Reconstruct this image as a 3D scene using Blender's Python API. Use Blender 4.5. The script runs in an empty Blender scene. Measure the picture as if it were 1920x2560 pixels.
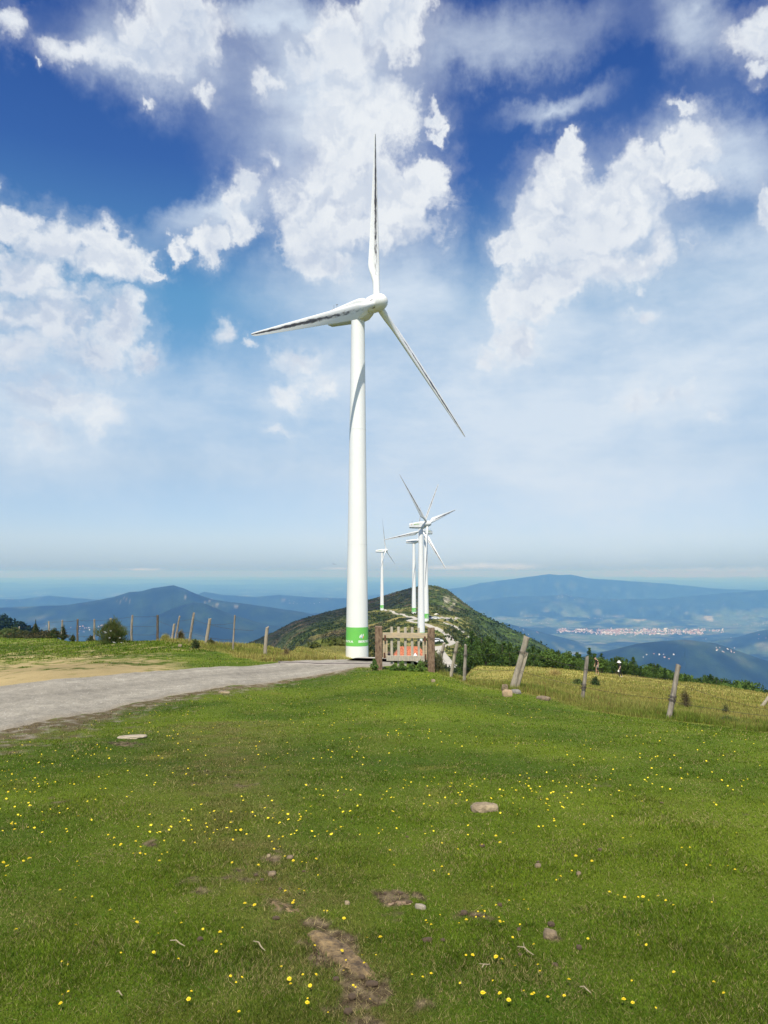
import bpy, math, random
import numpy as np
from mathutils import Vector, Matrix, Euler

rng = np.random.default_rng(7)
random.seed(7)
R = math.radians
SC = bpy.context.scene
COL = SC.collection
F = 1920.0                      # focal length in units of the photograph's width
PITCH = math.atan(150 / F)      # camera looks a little above level
SUN_AZ, SUN_EL = R(188.0), R(57.0)   # azimuth clockwise from +Y

# ------------------------------------------------------------------ helpers
def tanel(py):                   # tangent of elevation for a row of the photograph
    return np.tan(PITCH - np.arctan((np.asarray(py, float) - 1280.0) / F))

def at(px, py, Y):               # point of the world at depth Y
    z = Y * float(tanel(py))
    d = Y * math.cos(PITCH) + z * math.sin(PITCH)
    return Vector(((px - 960) / F * d, Y, z))

def proj(x, y, z):
    d = y * math.cos(PITCH) + z * math.sin(PITCH)
    d = np.where(d > 0.05, d, 0.05)
    v = -y * math.sin(PITCH) + z * math.cos(PITCH)
    return 960 + F * x / d, 1280 - F * v / d

def tag(o, label=None, cat=None, group=None, kind=None):
    if label: o['label'] = label
    if cat: o['category'] = cat
    if group: o['group'] = group
    if kind: o['kind'] = kind
    return o

def link(o, parent=None):
    COL.objects.link(o)
    if parent is not None: o.parent = parent
    return o

def empty(name, loc=(0, 0, 0), rot=(0, 0, 0), parent=None):
    o = bpy.data.objects.new(name, None)
    o.location = loc; o.rotation_euler = rot
    o.empty_display_size = 0.3
    return link(o, parent)

def np_mesh(name, V, Fa, mat=None, attrs=None, smooth=False, parent=None):
    """V (n,3); Fa (m,k) index array or list of such arrays; attrs {name:(n,4) colour or (n,) float}"""
    V = np.asarray(V, np.float32)
    fl = Fa if isinstance(Fa, list) else [Fa]
    fl = [np.asarray(f, np.int32) for f in fl if len(f)]
    me = bpy.data.meshes.new(name)
    me.vertices.add(len(V)); me.vertices.foreach_set('co', V.ravel())
    tot = sum(f.size for f in fl); nf = sum(len(f) for f in fl)
    me.loops.add(tot); me.polygons.add(nf)
    me.loops.foreach_set('vertex_index', np.concatenate([f.ravel() for f in fl]))
    sizes = np.concatenate([np.full(len(f), f.shape[1], np.int32) for f in fl])
    starts = np.concatenate([[0], np.cumsum(sizes)[:-1]]).astype(np.int32)
    me.polygons.foreach_set('loop_start', starts)
    me.polygons.foreach_set('loop_total', sizes)
    if smooth: me.polygons.foreach_set('use_smooth', np.ones(nf, bool))
    me.update(calc_edges=True)
    for k, a in (attrs or {}).items():
        a = np.asarray(a, np.float32)
        if a.ndim == 2:
            if a.shape[1] == 3: a = np.concatenate([a, np.ones((len(a), 1), np.float32)], 1)
            at_ = me.attributes.new(k, 'FLOAT_COLOR', 'POINT'); at_.data.foreach_set('color', a.ravel())
        else:
            at_ = me.attributes.new(k, 'FLOAT', 'POINT'); at_.data.foreach_set('value', a)
    o = bpy.data.objects.new(name, me)
    if mat is not None: me.materials.append(mat)
    return link(o, parent)

class MB:
    """collects simple shapes into one mesh"""
    def __init__(s): s.v = []; s.f = []; s.m = []
    def add(s, vs, fs, mi=0):
        b = len(s.v); s.v += [tuple(v) for v in vs]; s.f += [[b + i for i in f] for f in fs]; s.m += [mi] * len(fs)
    def box(s, c, size, rot=None, mi=0, bev=0.0, jit=0.0):
        hx, hy, hz = [q / 2 for q in size]
        b = min(bev, hx * .9, hy * .9, hz * .9)
        if b > 0:
            vs = []
            for sx in (-1, 1):
                for sy in (-1, 1):
                    for sz in (-1, 1):
                        vs += [(sx * (hx - b), sy * (hy - b), sz * hz), (sx * (hx - b), sy * hy, sz * (hz - b)), (sx * hx, sy * (hy - b), sz * (hz - b))]
            idx = lambda sx, sy, sz, k: ((sx > 0) * 4 + (sy > 0) * 2 + (sz > 0)) * 3 + k
            fs = []
            for sz in (-1, 1): fs.append([idx(-1, -1, sz, 0), idx(1, -1, sz, 0), idx(1, 1, sz, 0), idx(-1, 1, sz, 0)][::sz])
            for sy in (-1, 1): fs.append([idx(-1, sy, -1, 1), idx(-1, sy, 1, 1), idx(1, sy, 1, 1), idx(1, sy, -1, 1)][::sy])
            for sx in (-1, 1): fs.append([idx(sx, -1, -1, 2), idx(sx, 1, -1, 2), idx(sx, 1, 1, 2), idx(sx, -1, 1, 2)][::sx])
            for sx in (-1, 1):
                for sy in (-1, 1):
                    fs.append([idx(sx, sy, -1, 1), idx(sx, sy, 1, 1), idx(sx, sy, 1, 2), idx(sx, sy, -1, 2)])
                for sz in (-1, 1):
                    fs.append([idx(sx, -1, sz, 0), idx(sx, 1, sz, 0), idx(sx, 1, sz, 2), idx(sx, -1, sz, 2)])
            for sy in (-1, 1):
                for sz in (-1, 1):
                    fs.append([idx(-1, sy, sz, 0), idx(1, sy, sz, 0), idx(1, sy, sz, 1), idx(-1, sy, sz, 1)])
            for sx in (-1, 1):
                for sy in (-1, 1):
                    for sz in (-1, 1): fs.append([idx(sx, sy, sz, 0), idx(sx, sy, sz, 1), idx(sx, sy, sz, 2)])
        else:
            vs = [(sx * hx, sy * hy, sz * hz) for sx in (-1, 1) for sy in (-1, 1) for sz in (-1, 1)]
            fs = [[0, 1, 3, 2], [4, 6, 7, 5], [0, 4, 5, 1], [2, 3, 7, 6], [0, 2, 6, 4], [1, 5, 7, 3]]
        M = rot.to_matrix() if isinstance(rot, Euler) else (rot if rot is not None else Matrix.Identity(3))
        c = Vector(c)
        s.add([c + M @ Vector([q + random.uniform(-jit, jit) for q in v]) for v in vs], fs, mi)
    def rings(s, rings, cap=True, mi=0, close=True):
        n = len(rings[0]); b = len(s.v)
        for r in rings: s.v += [tuple(p) for p in r]
        for i in range(len(rings) - 1):
            for j in range(n if close else n - 1):
                k = (j + 1) % n
                s.f.append([b + i * n + j, b + i * n + k, b + (i + 1) * n + k, b + (i + 1) * n + j]); s.m.append(mi)
        if cap:
            s.f.append([b + j for j in range(n)][::-1]); s.m.append(mi)
            s.f.append([b + (len(rings) - 1) * n + j for j in range(n)]); s.m.append(mi)
    def tube(s, pts, rad, n=8, cap=True, mi=0, jit=0.0, sq=1.0):
        pts = [Vector(p) for p in pts]
        rad = rad if hasattr(rad, '__len__') else [rad] * len(pts)
        rings = []; up0 = None
        ph = random.random() * 6
        for i, p in enumerate(pts):
            t = (pts[min(i + 1, len(pts) - 1)] - pts[max(i - 1, 0)]).normalized()
            if up0 is None:
                up0 = t.orthogonal().normalized()
            a = (up0 - t * up0.dot(t)).normalized(); b_ = t.cross(a)
            rings.append([p + (a * math.cos(ph + q * 2 * math.pi / n) + b_ * sq * math.sin(ph + q * 2 * math.pi / n)) * rad[i] * (1 + random.uniform(-jit, jit)) for q in range(n)])
        s.rings(rings, cap, mi)
    def lathe(s, prof, n=32, cap=True, mi=0):          # prof: (radius, z)
        s.rings([[(r * math.cos(q * 2 * math.pi / n), r * math.sin(q * 2 * math.pi / n), z) for q in range(n)] for r, z in prof], cap, mi)
    def build(s, name, mats, parent=None, smooth=False, M=None):
        me = bpy.data.meshes.new(name)
        me.from_pydata([tuple(v) for v in s.v], [], s.f)
        if M is not None: me.transform(M)
        mats = mats if isinstance(mats, (list, tuple)) else [mats]
        for m in mats: me.materials.append(m)
        if len(mats) > 1: me.polygons.foreach_set('material_index', s.m)
        if smooth: me.polygons.foreach_set('use_smooth', [True] * len(s.f))
        me.update()
        return link(bpy.data.objects.new(name, me), parent)

def smooth_angle(o, deg=35):
    me = o.data
    me.polygons.foreach_set('use_smooth', [True] * len(me.polygons))
    try: me.set_sharp_from_angle(angle=R(deg))
    except Exception: pass
    return o

# ------------------------------------------------------------------ noise (numpy)
_P = np.random.default_rng(3).permutation(4096).astype(np.int64)
_P = np.concatenate([_P, _P])
_GR = np.random.default_rng(4).uniform(0, 2 * np.pi, 4096)
_GX, _GY = np.cos(_GR), np.sin(_GR)
def noise2(x, y):
    x = np.asarray(x, np.float64); y = np.asarray(y, np.float64)
    xi = np.floor(x).astype(np.int64); yi = np.floor(y).astype(np.int64)
    xf = x - xi; yf = y - yi; xi &= 4095; yi &= 4095
    u = xf * xf * xf * (xf * (xf * 6 - 15) + 10); v = yf * yf * yf * (yf * (yf * 6 - 15) + 10)
    def g(ix, iy, dx, dy):
        h = _P[_P[ix & 4095] + (iy & 4095)]
        return _GX[h] * dx + _GY[h] * dy
    a = g(xi, yi, xf, yf); b = g(xi + 1, yi, xf - 1, yf); c = g(xi, yi + 1, xf, yf - 1); d = g(xi + 1, yi + 1, xf - 1, yf - 1)
    return ((a + u * (b - a)) * (1 - v) + (c + u * (d - c)) * v) * 1.5     # about -1..1
def fbm(x, y, sc, octv=4, seed=0.0, gain=0.5):
    s = 0; a = 1; tot = 0; fx = x / sc + seed * 17.3; fy = y / sc - seed * 9.1
    for i in range(octv):
        s = s + a * noise2(fx, fy); tot += a; a *= gain; fx = fx * 2.03 + 5.2; fy = fy * 2.03 + 1.7
    return s / tot
def ridged(x, y, sc, octv=4, seed=0.0):
    s = 0; a = 1; tot = 0; fx = x / sc + seed * 17.3; fy = y / sc - seed * 9.1
    for i in range(octv):
        s = s + a * (1 - np.abs(noise2(fx, fy)) * 1.6); tot += a; a *= 0.5; fx = fx * 2.05 + 3.1; fy = fy * 2.05 + 7.7
    return s / tot
def sst(a, b, x):
    t = np.clip((x - a) / (b - a), 0, 1); return t * t * (3 - 2 * t)
def mixc(c, d, t):
    t = np.asarray(t)[..., None]; return c * (1 - t) + np.asarray(d) * t

# ------------------------------------------------------------------ materials
def new_mat(name):
    m = bpy.data.materials.new(name); m.use_nodes = True
    nt = m.node_tree; b = nt.nodes['Principled BSDF']
    return m, nt, b
def N(nt, typ, **kw):
    n = nt.nodes.new(typ)
    for k, v in kw.items():
        if k in n.inputs.keys() if hasattr(n, 'inputs') else False:
            n.inputs[k].default_value = v
        else:
            setattr(n, k, v)
    return n
def simple(name, col, rough=0.6, var=0.15, scale=8.0, metal=0.0, bump=0.0, bscale=40.0, stretch=(1, 1, 1), col2=None, detail=5):
    """noise-varied paint / stone / wood"""
    m, nt, b = new_mat(name)
    tc = nt.nodes.new('ShaderNodeTexCoord'); mp = nt.nodes.new('ShaderNodeMapping')
    mp.inputs['Scale'].default_value = stretch
    nt.links.new(tc.outputs['Object'], mp.inputs['Vector'])
    nz = nt.nodes.new('ShaderNodeTexNoise'); nz.inputs['Scale'].default_value = scale; nz.inputs['Detail'].default_value = detail
    nz.inputs['Roughness'].default_value = 0.65
    nt.links.new(mp.outputs[0], nz.inputs['Vector'])
    cr = nt.nodes.new('ShaderNodeValToRGB')
    c2 = col2 if col2 is not None else tuple(c * (1 - var) for c in col)
    cr.color_ramp.elements[0].position = 0.35; cr.color_ramp.elements[0].color = (*c2, 1)
    cr.color_ramp.elements[1].position = 0.65; cr.color_ramp.elements[1].color = (*col, 1)
    nt.links.new(nz.outputs['Fac'], cr.inputs['Fac']); nt.links.new(cr.outputs['Color'], b.inputs['Base Color'])
    b.inputs['Roughness'].default_value = rough; b.inputs['Metallic'].default_value = metal
    if bump > 0:
        n2 = nt.nodes.new('ShaderNodeTexNoise'); n2.inputs['Scale'].default_value = bscale; n2.inputs['Detail'].default_value = 4
        nt.links.new(mp.outputs[0], n2.inputs['Vector'])
        bp = nt.nodes.new('ShaderNodeBump'); bp.inputs['Strength'].default_value = bump; bp.inputs['Distance'].default_value = 0.02
        nt.links.new(n2.outputs['Fac'], bp.inputs['Height']); nt.links.new(bp.outputs[0], b.inputs['Normal'])
    return m
def attr_mat(name, rough=0.9, translucent=0.0, attr='col', noise=0.0, nscale=60.0, bump=0.0, spec=0.2):
    m, nt, b = new_mat(name)
    a = nt.nodes.new('ShaderNodeAttribute'); a.attribute_name = attr
    src = a.outputs['Color']
    if noise > 0:
        geo = nt.nodes.new('ShaderNodeNewGeometry')
        nz = nt.nodes.new('ShaderNodeTexNoise'); nz.inputs['Scale'].default_value = nscale; nz.inputs['Detail'].default_value = 6; nz.inputs['Roughness'].default_value = .7
        nt.links.new(geo.outputs['Position'], nz.inputs['Vector'])
        mr = nt.nodes.new('ShaderNodeMapRange'); mr.inputs['From Min'].default_value = 0.3; mr.inputs['From Max'].default_value = 0.7
        mr.inputs['To Min'].default_value = 1 - noise; mr.inputs['To Max'].default_value = 1 + noise
        nt.links.new(nz.outputs['Fac'], mr.inputs['Value'])
        mx = nt.nodes.new('ShaderNodeVectorMath'); mx.operation = 'SCALE'
        nt.links.new(src, mx.inputs[0]); nt.links.new(mr.outputs[0], mx.inputs['Scale']); src = mx.outputs[0]
        if name == 'ground_cover':                                # coarser patchiness that shows only at a distance
            for sc_, am in ((.011, .42), (.07, .30)):
                n3 = nt.nodes.new('ShaderNodeTexNoise'); n3.inputs['Scale'].default_value = sc_; n3.inputs['Detail'].default_value = 7; n3.inputs['Roughness'].default_value = .65
                nt.links.new(geo.outputs['Position'], n3.inputs['Vector'])
                m3 = nt.nodes.new('ShaderNodeMapRange'); m3.inputs['From Min'].default_value = .32; m3.inputs['From Max'].default_value = .68; m3.inputs['To Min'].default_value = 1 - am; m3.inputs['To Max'].default_value = 1 + am
                nt.links.new(n3.outputs['Fac'], m3.inputs['Value']); v3 = nt.nodes.new('ShaderNodeVectorMath'); v3.operation = 'SCALE'
                nt.links.new(src, v3.inputs[0]); nt.links.new(m3.outputs[0], v3.inputs['Scale']); src = v3.outputs[0]
        if bump > 0:
            bp = nt.nodes.new('ShaderNodeBump'); bp.inputs['Strength'].default_value = bump; bp.inputs['Distance'].default_value = 0.05
            nt.links.new(nz.outputs['Fac'], bp.inputs['Height']); nt.links.new(bp.outputs[0], b.inputs['Normal'])
    nt.links.new(src, b.inputs['Base Color'])
    b.inputs['Roughness'].default_value = rough
    b.inputs['Specular IOR Level'].default_value = spec
    if translucent > 0:
        tr = nt.nodes.new('ShaderNodeBsdfTranslucent'); nt.links.new(src, tr.inputs['Color'])
        ms = nt.nodes.new('ShaderNodeMixShader'); ms.inputs[0].default_value = translucent
        nt.links.new(b.outputs[0], ms.inputs[1]); nt.links.new(tr.outputs[0], ms.inputs[2])
        nt.links.new(ms.outputs[0], nt.nodes['Material Output'].inputs['Surface'])
    return m
# ------------------------------------------------------------------ terrain height
# profile columns: azimuth given as a photo column, then (depth, row) when row > 1000, else (depth, height); eye level is z = 0
LAWN = [(0.3, -1.6), (2.7, -1.6), (6, -1.74), (10, -2.1)]
COLS = {
 -700: LAWN + [(14, -2.4), (25, -3.4), (45, -5.4), (70, -8.2), (110, -16), (250, -55), (500, 1530), (900, -190), (2500, -780)],
 0:   LAWN + [(10.6, 1830), (16.8, 1715), (25, 1663), (40, 1622), (70, 1592), (110, -20), (200, -62), (330, -74), (500, 1572), (640, -90), (1200, -420), (2500, -790)],
 150: LAWN + [(12, 1797), (17.2, 1696), (27, 1650), (40, 1615), (57, 1594), (90, -12), (200, -66), (330, -90), (500, 1628), (700, -160), (1200, -450), (2500, -790)],
 300: LAWN + [(14, 1771), (18.5, 1684), (28, 1640), (43, 1598), (60, -7.5), (110, -24), (250, -80), (600, -210), (1200, -480), (2500, -800)],
 440: LAWN + [(15.6, 1741), (20.5, 1672), (29, 1628), (37, 1599), (50, -6), (110, -26), (250, -80), (600, -200), (1200, -480), (2500, -800)],
 580: LAWN + [(17.2, 1719), (22, 1664), (28, 1636), (31, 1624), (37, 1615), (50, -7), (97, -24), (200, -62), (400, -105), (700, -110), (800, 1625), (950, -110), (2500, -800)],
 640: LAWN + [(18.7, 1711), (23, 1661), (29, 1638), (40, 1611), (60, -9), (97, -22), (200, -58), (400, -85), (600, -95), (800, 1604), (950, -100), (1500, -400), (2500, -800)],
 740: LAWN + [(20.5, 1699), (24.5, 1653), (29, 1648), (40, 1638), (70, 1620), (92, 1613), (130, -18), (200, -42), (300, -50), (480, 1592), (560, -50), (850, 1553), (1000, -80), (1500, -350), (2500, -800)],
 800: LAWN + [(21.5, 1688), (25.5, 1651), (29, 1648), (60, 1642), (92, 1628), (125, 1614), (200, -30), (300, -38), (480, 1567), (600, -44), (850, 1536), (1000, -70), (1500, -330), (2500, -800)],
 868: LAWN + [(22.6, 1674), (24.2, 1662), (27.6, 1649), (32, -3.75), (60, -7.1), (92, 1642), (125, 1606), (160, -17), (200, -27), (300, -32), (500, 1550), (600, -38), (860, 1520), (1000, -60), (1500, -320), (2500, -800)],
 915: LAWN + [(22.8, 1671), (24.2, 1662), (27.6, 1650), (32, -3.8), (60, -7.2), (92, -10.4), (125, 1628), (160, -17.5), (200, -22), (300, 1614), (400, 1576), (500, 1537), (560, 1528), (680, -42), (880, 1502), (1000, -55), (1500, -310), (2500, -800)],
 955: LAWN + [(22.5, 1673), (24.2, 1662), (27.6, 1651), (32, -4), (60, -8), (97, -13), (150, -19), (200, -23.5), (292, 1611), (400, 1567), (480, 1539), (560, 1525), (680, -38), (890, 1492), (1000, -50), (1500, -300), (2500, -800)],
 1010: LAWN + [(22.5, 1674), (24.2, 1663), (27.6, 1652), (32, -4.2), (60, -8.6), (97, -14), (150, -19.5), (215, -24.6), (278, 1607), (364, 1557), (448, 1537), (560, 1522), (660, -31), (900, 1474), (1050, -50), (1500, -300), (2500, -800)],
 1064: LAWN + [(22.5, 1676), (24.5, 1668), (32, -4.4), (60, -9), (97, -15), (150, -20), (205, -24.6), (278, 1606), (364, 1553), (448, 1533), (560, 1516), (660, -27), (900, 1463), (1100, -50), (1500, -300), (2500, -800)],
 1100: LAWN + [(22.5, 1682), (30, -4.2), (60, -9.2), (97, -15), (150, -20), (205, 1655), (278, 1603), (364, 1553), (448, 1536), (560, 1520), (660, -29), (900, 1466), (1100, -60), (1500, -300), (2500, -800)],
 1130: LAWN + [(22, 1694), (30, -4.3), (60, -9.4), (97, -15), (150, -20.2), (200, 1658), (278, 1603), (364, 1562), (430, 1546), (540, 1534), (640, -35), (870, 1481), (1000, -60), (1500, -320), (2500, -800)],
 1180: LAWN + [(20.8, 1709), (30, -4.4), (60, -8.2), (78, 1664), (97, -14.5), (150, -23), (205, -27), (278, -30), (350, 1594), (420, 1574), (600, 1556), (820, 1523), (960, -70), (1500, -370), (2500, -800)],
 1257: LAWN + [(19.2, 1722), (30, -4.6), (60, -8.3), (80, 1668), (110, -20), (200, -40), (300, -52), (500, -64), (760, 1566), (900, -80), (1500, -400), (2500, -800)],
 1330: LAWN + [(18.8, 1732), (30, 1706), (60, 1684), (84, 1670), (110, -20), (200, -52), (400, -90), (720, 1600), (860, -100), (1500, -430), (2500, -800)],
 1420: LAWN + [(18.3, 1752), (30, 1722), (60, 1694), (86, 1675), (115, -22), (200, -60), (400, -120), (700, 1655), (900, -160), (1500, -450), (2500, -800)],
 1550: LAWN + [(17.3, 1778), (30, 1747), (50, 1718), (77, 1695), (90, 1688), (115, -20), (250, -85), (700, -240), (1500, -480), (2500, -800)],
 1750: LAWN + [(15.6, 1812), (30, 1768), (50, 1736), (78, 1712), (105, -19), (250, -85), (700, -270), (1500, -520), (2500, -800)],
 1900: LAWN + [(14.6, 1832), (30, 1790), (50, 1754), (74, 1735), (100, -19), (250, -85), (700, -280), (1500, -540), (2500, -800)],
 2600: LAWN + [(14.6, 1870), (30, 1830), (50, 1800), (75, 1785), (110, -30), (250, -95), (700, -300), (1500, -560), (2500, -800)],
}
def pchip(xs, ys, xq):
    xs = np.asarray(xs, float); ys = np.asarray(ys, float)
    h = np.diff(xs); d = np.diff(ys) / h; m = np.zeros_like(ys)
    m[0] = d[0]; m[-1] = d[-1]
    for i in range(1, len(xs) - 1):
        if d[i - 1] * d[i] > 0:
            w1 = 2 * h[i] + h[i - 1]; w2 = h[i] + 2 * h[i - 1]
            m[i] = (w1 + w2) / (w1 / d[i - 1] + w2 / d[i])
    i = np.clip(np.searchsorted(xs, xq) - 1, 0, len(xs) - 2)
    t = np.clip((xq - xs[i]) / h[i], 0, 1)
    return (ys[i] * (1 + 2 * t) * (1 - t) ** 2 + m[i] * h[i] * t * (1 - t) ** 2 + ys[i + 1] * t * t * (3 - 2 * t) + m[i + 1] * h[i] * t * t * (t - 1))
_cpx = sorted(COLS)
_cth = np.array([math.atan((p - 960) / F) for p in _cpx])
_lg = np.linspace(math.log(0.3 + 2), math.log(2500 + 2), 1400)
_tab = []
for p, th in zip(_cpx, _cth):
    r = []; z = []
    for Y, v in COLS[p]:
        r.append(Y / math.cos(th)); z.append(Y * float(tanel(v)) if v > 1000 else v)
    _tab.append(pchip(np.log(np.array(r) + 2), z, _lg))
_tab = np.array(_tab)
_thf = np.linspace(_cth[0], _cth[-1], 900)                     # finer azimuth table, linear then lightly smoothed
_fine = np.array([np.interp(_thf, _cth, _tab[:, j]) for j in range(_tab.shape[1])]).T
_k = np.exp(-0.5 * (np.arange(-9, 10) / 4.0) ** 2); _k /= _k.sum()
_pad = np.pad(_fine, ((9, 9), (0, 0)), mode='edge')
_fine = sum(_k[i] * _pad[i:i + len(_thf)] for i in range(19))

RIDGES = [   # distance, front slope, back slope, crest as photo points
 (7400, .30, .30, [(-900, 1560), (-400, 1535), (0, 1518), (97, 1515), (174, 1512), (239, 1502), (285, 1492), (326, 1479), (358, 1476), (386, 1469), (436, 1463), (463, 1471), (498, 1486), (540, 1499), (579, 1504), (660, 1515), (760, 1530), (900, 1560), (1000, 1600)]),
 (5900, .32, .4, [(300, 1585), (400, 1535), (455, 1512), (486, 1503), (513, 1508), (579, 1535), (640, 1553), (740, 1575), (900, 1600)]),
 (13500, .2, .2, [(-600, 1500), (-100, 1500), (60, 1497), (128, 1489), (180, 1493), (260, 1500), (500, 1484), (512, 1479), (560, 1487), (640, 1492), (700, 1487), (760, 1491), (860, 1496), (960, 1510)]),
 (19000, .2, .25, [(900, 1490), (1100, 1474), (1160, 1467), (1200, 1457), (1250, 1451), (1310, 1443), (1372, 1435), (1395, 1437), (1426, 1436), (1465, 1445), (1550, 1451), (1666, 1459), (1781, 1471), (1920, 1477), (2300, 1485)]),
 (15500, .2, .3, [(1050, 1530), (1150, 1506), (1260, 1492), (1400, 1487), (1500, 1497), (1650, 1496), (1781, 1484), (1850, 1479), (1930, 1473), (2200, 1468), (2600, 1480)]),
 (5200, .33, .45, [(1300, 1690), (1440, 1645), (1550, 1618), (1600, 1607), (1646, 1602), (1704, 1598), (1781, 1608), (1850, 1632), (1920, 1656), (2100, 1690)]),
 (8200, .3, .3, [(1780, 1600), (1840, 1592), (1880, 1580), (1920, 1571), (2000, 1560), (2200, 1555), (2500, 1570)]),
 (9000, .22, .3, [(-900, 1590), (-300, 1550), (100, 1548), (300, 1560), (600, 1556), (700, 1540), (850, 1528), (1000, 1545), (1150, 1560), (1260, 1556), (1330, 1575)]),
]
def valley(x, y):
    r = np.hypot(x, y)
    V = -860 + 60 * fbm(x, y, 5200, 4, 1) + 230 * np.clip(ridged(x, y, 4200, 5, 2) - .62, 0, 1) * sst(2000, 5000, r)
    V = V + 130 * sst(14000, 26000, r) + 190 * sst(22000, 45000, r) * (0.5 + fbm(x, y, 9000, 3, 5))
    px = 960 + F * x / np.where(y > 1, y, 1)
    town = sst(1340, 1400, px) * (1 - sst(1790, 1850, px)) * sst(9300, 9900, y) * (1 - sst(12200, 13000, y)) * (y > 0)
    V = V * (1 - town) + town * (-868 + 12 * fbm(x, y, 900, 3, 3))
    nz = 1.0 - ridged(x, y, 2600, 6, 7)
    for D, sf, sb, pts in RIDGES:
        pp = np.array(pts, float)
        c = np.interp(px, pp[:, 0], tanel(pp[:, 1]) * D)
        edge = np.maximum(pp[0, 0] - px, 0) + np.maximum(px - pp[-1, 0], 0)
        c = c - edge * 1.2
        c = np.where(y > 1, c, -2000)
        d = y - D + 500 * fbm(x, y * 0 + D, 3500, 2, D / 1000.)*0
        w = 250.0
        s = np.where(d < 0, sf, sb)
        h = c - s * (np.sqrt(d * d + w * w) - w)
        off = sst(80, 1500, np.abs(d))
        h = h - (nz * 380 * off) - (18 + 60 * off) * np.abs(fbm(x, y, 700, 5, 11, .55))
        V = np.maximum(V, h)
    return V
def height(x, y, detail=True):
    x = np.asarray(x, float); y = np.asarray(y, float)
    r = np.hypot(x, y); th = np.arctan2(x, y)
    thc = np.clip(th, _thf[0], _thf[-1])
    fi = (thc - _thf[0]) / (_thf[-1] - _thf[0]) * (len(_thf) - 1)
    i0 = np.clip(fi.astype(int), 0, len(_thf) - 2); ft = fi - i0
    lj = (np.log(np.clip(r, .3, 2499) + 2) - _lg[0]) / (_lg[-1] - _lg[0]) * (len(_lg) - 1)
    j0 = np.clip(lj.astype(int), 0, len(_lg) - 2); fj = lj - j0
    z = ((_fine[i0, j0] * (1 - ft) + _fine[i0 + 1, j0] * ft) * (1 - fj) + (_fine[i0, j0 + 1] * (1 - ft) + _fine[i0 + 1, j0 + 1] * ft) * fj)
    back = sst(R(48), R(80), np.abs(th))                        # behind the camera: a rounded ridge top
    zb = -1.6 - 0.02 * r - 0.33 * np.maximum(r - 60, 0)
    z = z * (1 - back) + zb * back
    if detail:
        near = 1 - sst(35, 75, r)
        z = z + near * (0.028 * fbm(x, y, 1.3, 3, 21) + 0.05 * fbm(x, y, 5.0, 2, 22) * sst(2, 6, r) + .008 * fbm(x, y, .25, 2, 23))
        mid = sst(35, 120, r)
        z = z + mid * (0.35 * fbm(x, y, 9, 3, 31) * sst(30, 90, r) + sst(200, 500, r) * (1.8 * fbm(x, y, 40, 4, 32) + 1.0 * (fbm(x, y, 9, 3, 33))))
    far = sst(1300, 2600, r)
    if np.any(far > 0):
        sel = r > 1200
        vz = np.full_like(z, -850.0)
        vz[sel] = valley(x[sel], y[sel])
        z = z * (1 - far) + vz * far
    return z
def ground_at(px, Y):            # point on the ground in photo column px at depth Y
    x = (px - 960) / F * Y
    for _ in range(3):
        z = float(height(np.array([x]), np.array([Y]))[0])
        x = (px - 960) / F * (Y * math.cos(PITCH) + z * math.sin(PITCH))
    return Vector((x, Y, z))
def gz(x, y): return float(height(np.array([float(x)]), np.array([float(y)]))[0])
def on_ground(px, py, ymax=75.0):   # nearest ground point seen at a photo pixel
    Ys = np.exp(np.linspace(math.log(1.6), math.log(ymax), 700))
    t = float(tanel(py)); z = Ys * t
    d = Ys * math.cos(PITCH) + z * math.sin(PITCH); x = (px - 960) / F * d
    hgt = height(x, Ys); k = np.argmax(hgt >= z)
    if hgt[k] < z[k]: k = len(Ys) - 1
    return Vector((x[k], Ys[k], hgt[k]))
# ------------------------------------------------------------------ ground cover masks and colours
def pl(px, pts):
    p = np.array(pts, float); return np.interp(px, p[:, 0], p[:, 1])
ROAD_NEAR = [(-1500, 2250), (-700, 2020), (-400, 1935), (-200, 1878), (0, 1829), (116, 1803), (231, 1786), (328, 1763), (424, 1744), (540, 1722), (640, 1714), (717, 1703), (775, 1691), (825, 1684), (868, 1675), (891, 1667), (935, 1666), (1000, 1665)]
ROAD_FAR = [(-1500, 1880), (-700, 1800), (-400, 1762), (-200, 1738), (0, 1714), (154, 1696), (332, 1682), (482, 1670), (640, 1662), (698, 1657), (756, 1651), (868, 1649), (935, 1650), (1000, 1652)]
SOIL = [  # bare patches in the lawn: photo x, y, half width, half height, strength
 (840, 2370, 75, 60, 1.), (880, 2420, 60, 45, .8), (790, 2310, 60, 40, .7), (910, 2480, 90, 50, .9), (700, 2260, 60, 30, .7), (985, 2245, 55, 25, .9), (1045, 2240, 28, 14, .8), (960, 2230, 40, 20, .6),
 (640, 2190, 90, 35, .5), (690, 2150, 50, 30, .6), (500, 2215, 60, 30, .4), (1190, 2290, 60, 14, .6), (1380, 2340, 30, 14, .6), (1250, 2275, 60, 10, .5), (590, 1960, 60, 12, .4), (510, 1925, 70, 14, .45), (475, 1962, 30, 8, .5),
 (380, 2110, 24, 12, .6), (155, 2005, 40, 14, .5), (980, 2290, 60, 20, .45), (1500, 1965, 60, 8, .35), (1650, 2015, 30, 8, .4), (1590, 2110, 30, 8, .4), (1430, 1980, 40, 8, .35), (1050, 1890, 60, 6, .3), (1340, 1905, 40, 6, .3),
 (1610, 2430, 50, 14, .35), (1060, 2520, 70, 30, .5), (1150, 2480, 60, 20, .3), (900, 2555, 80, 30, .7), (310, 1860, 60, 12, .6), (830, 2280, 30, 12, .4), (260, 2420, 20, 20, .3), (1800, 2380, 60, 30, .3)]
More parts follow.
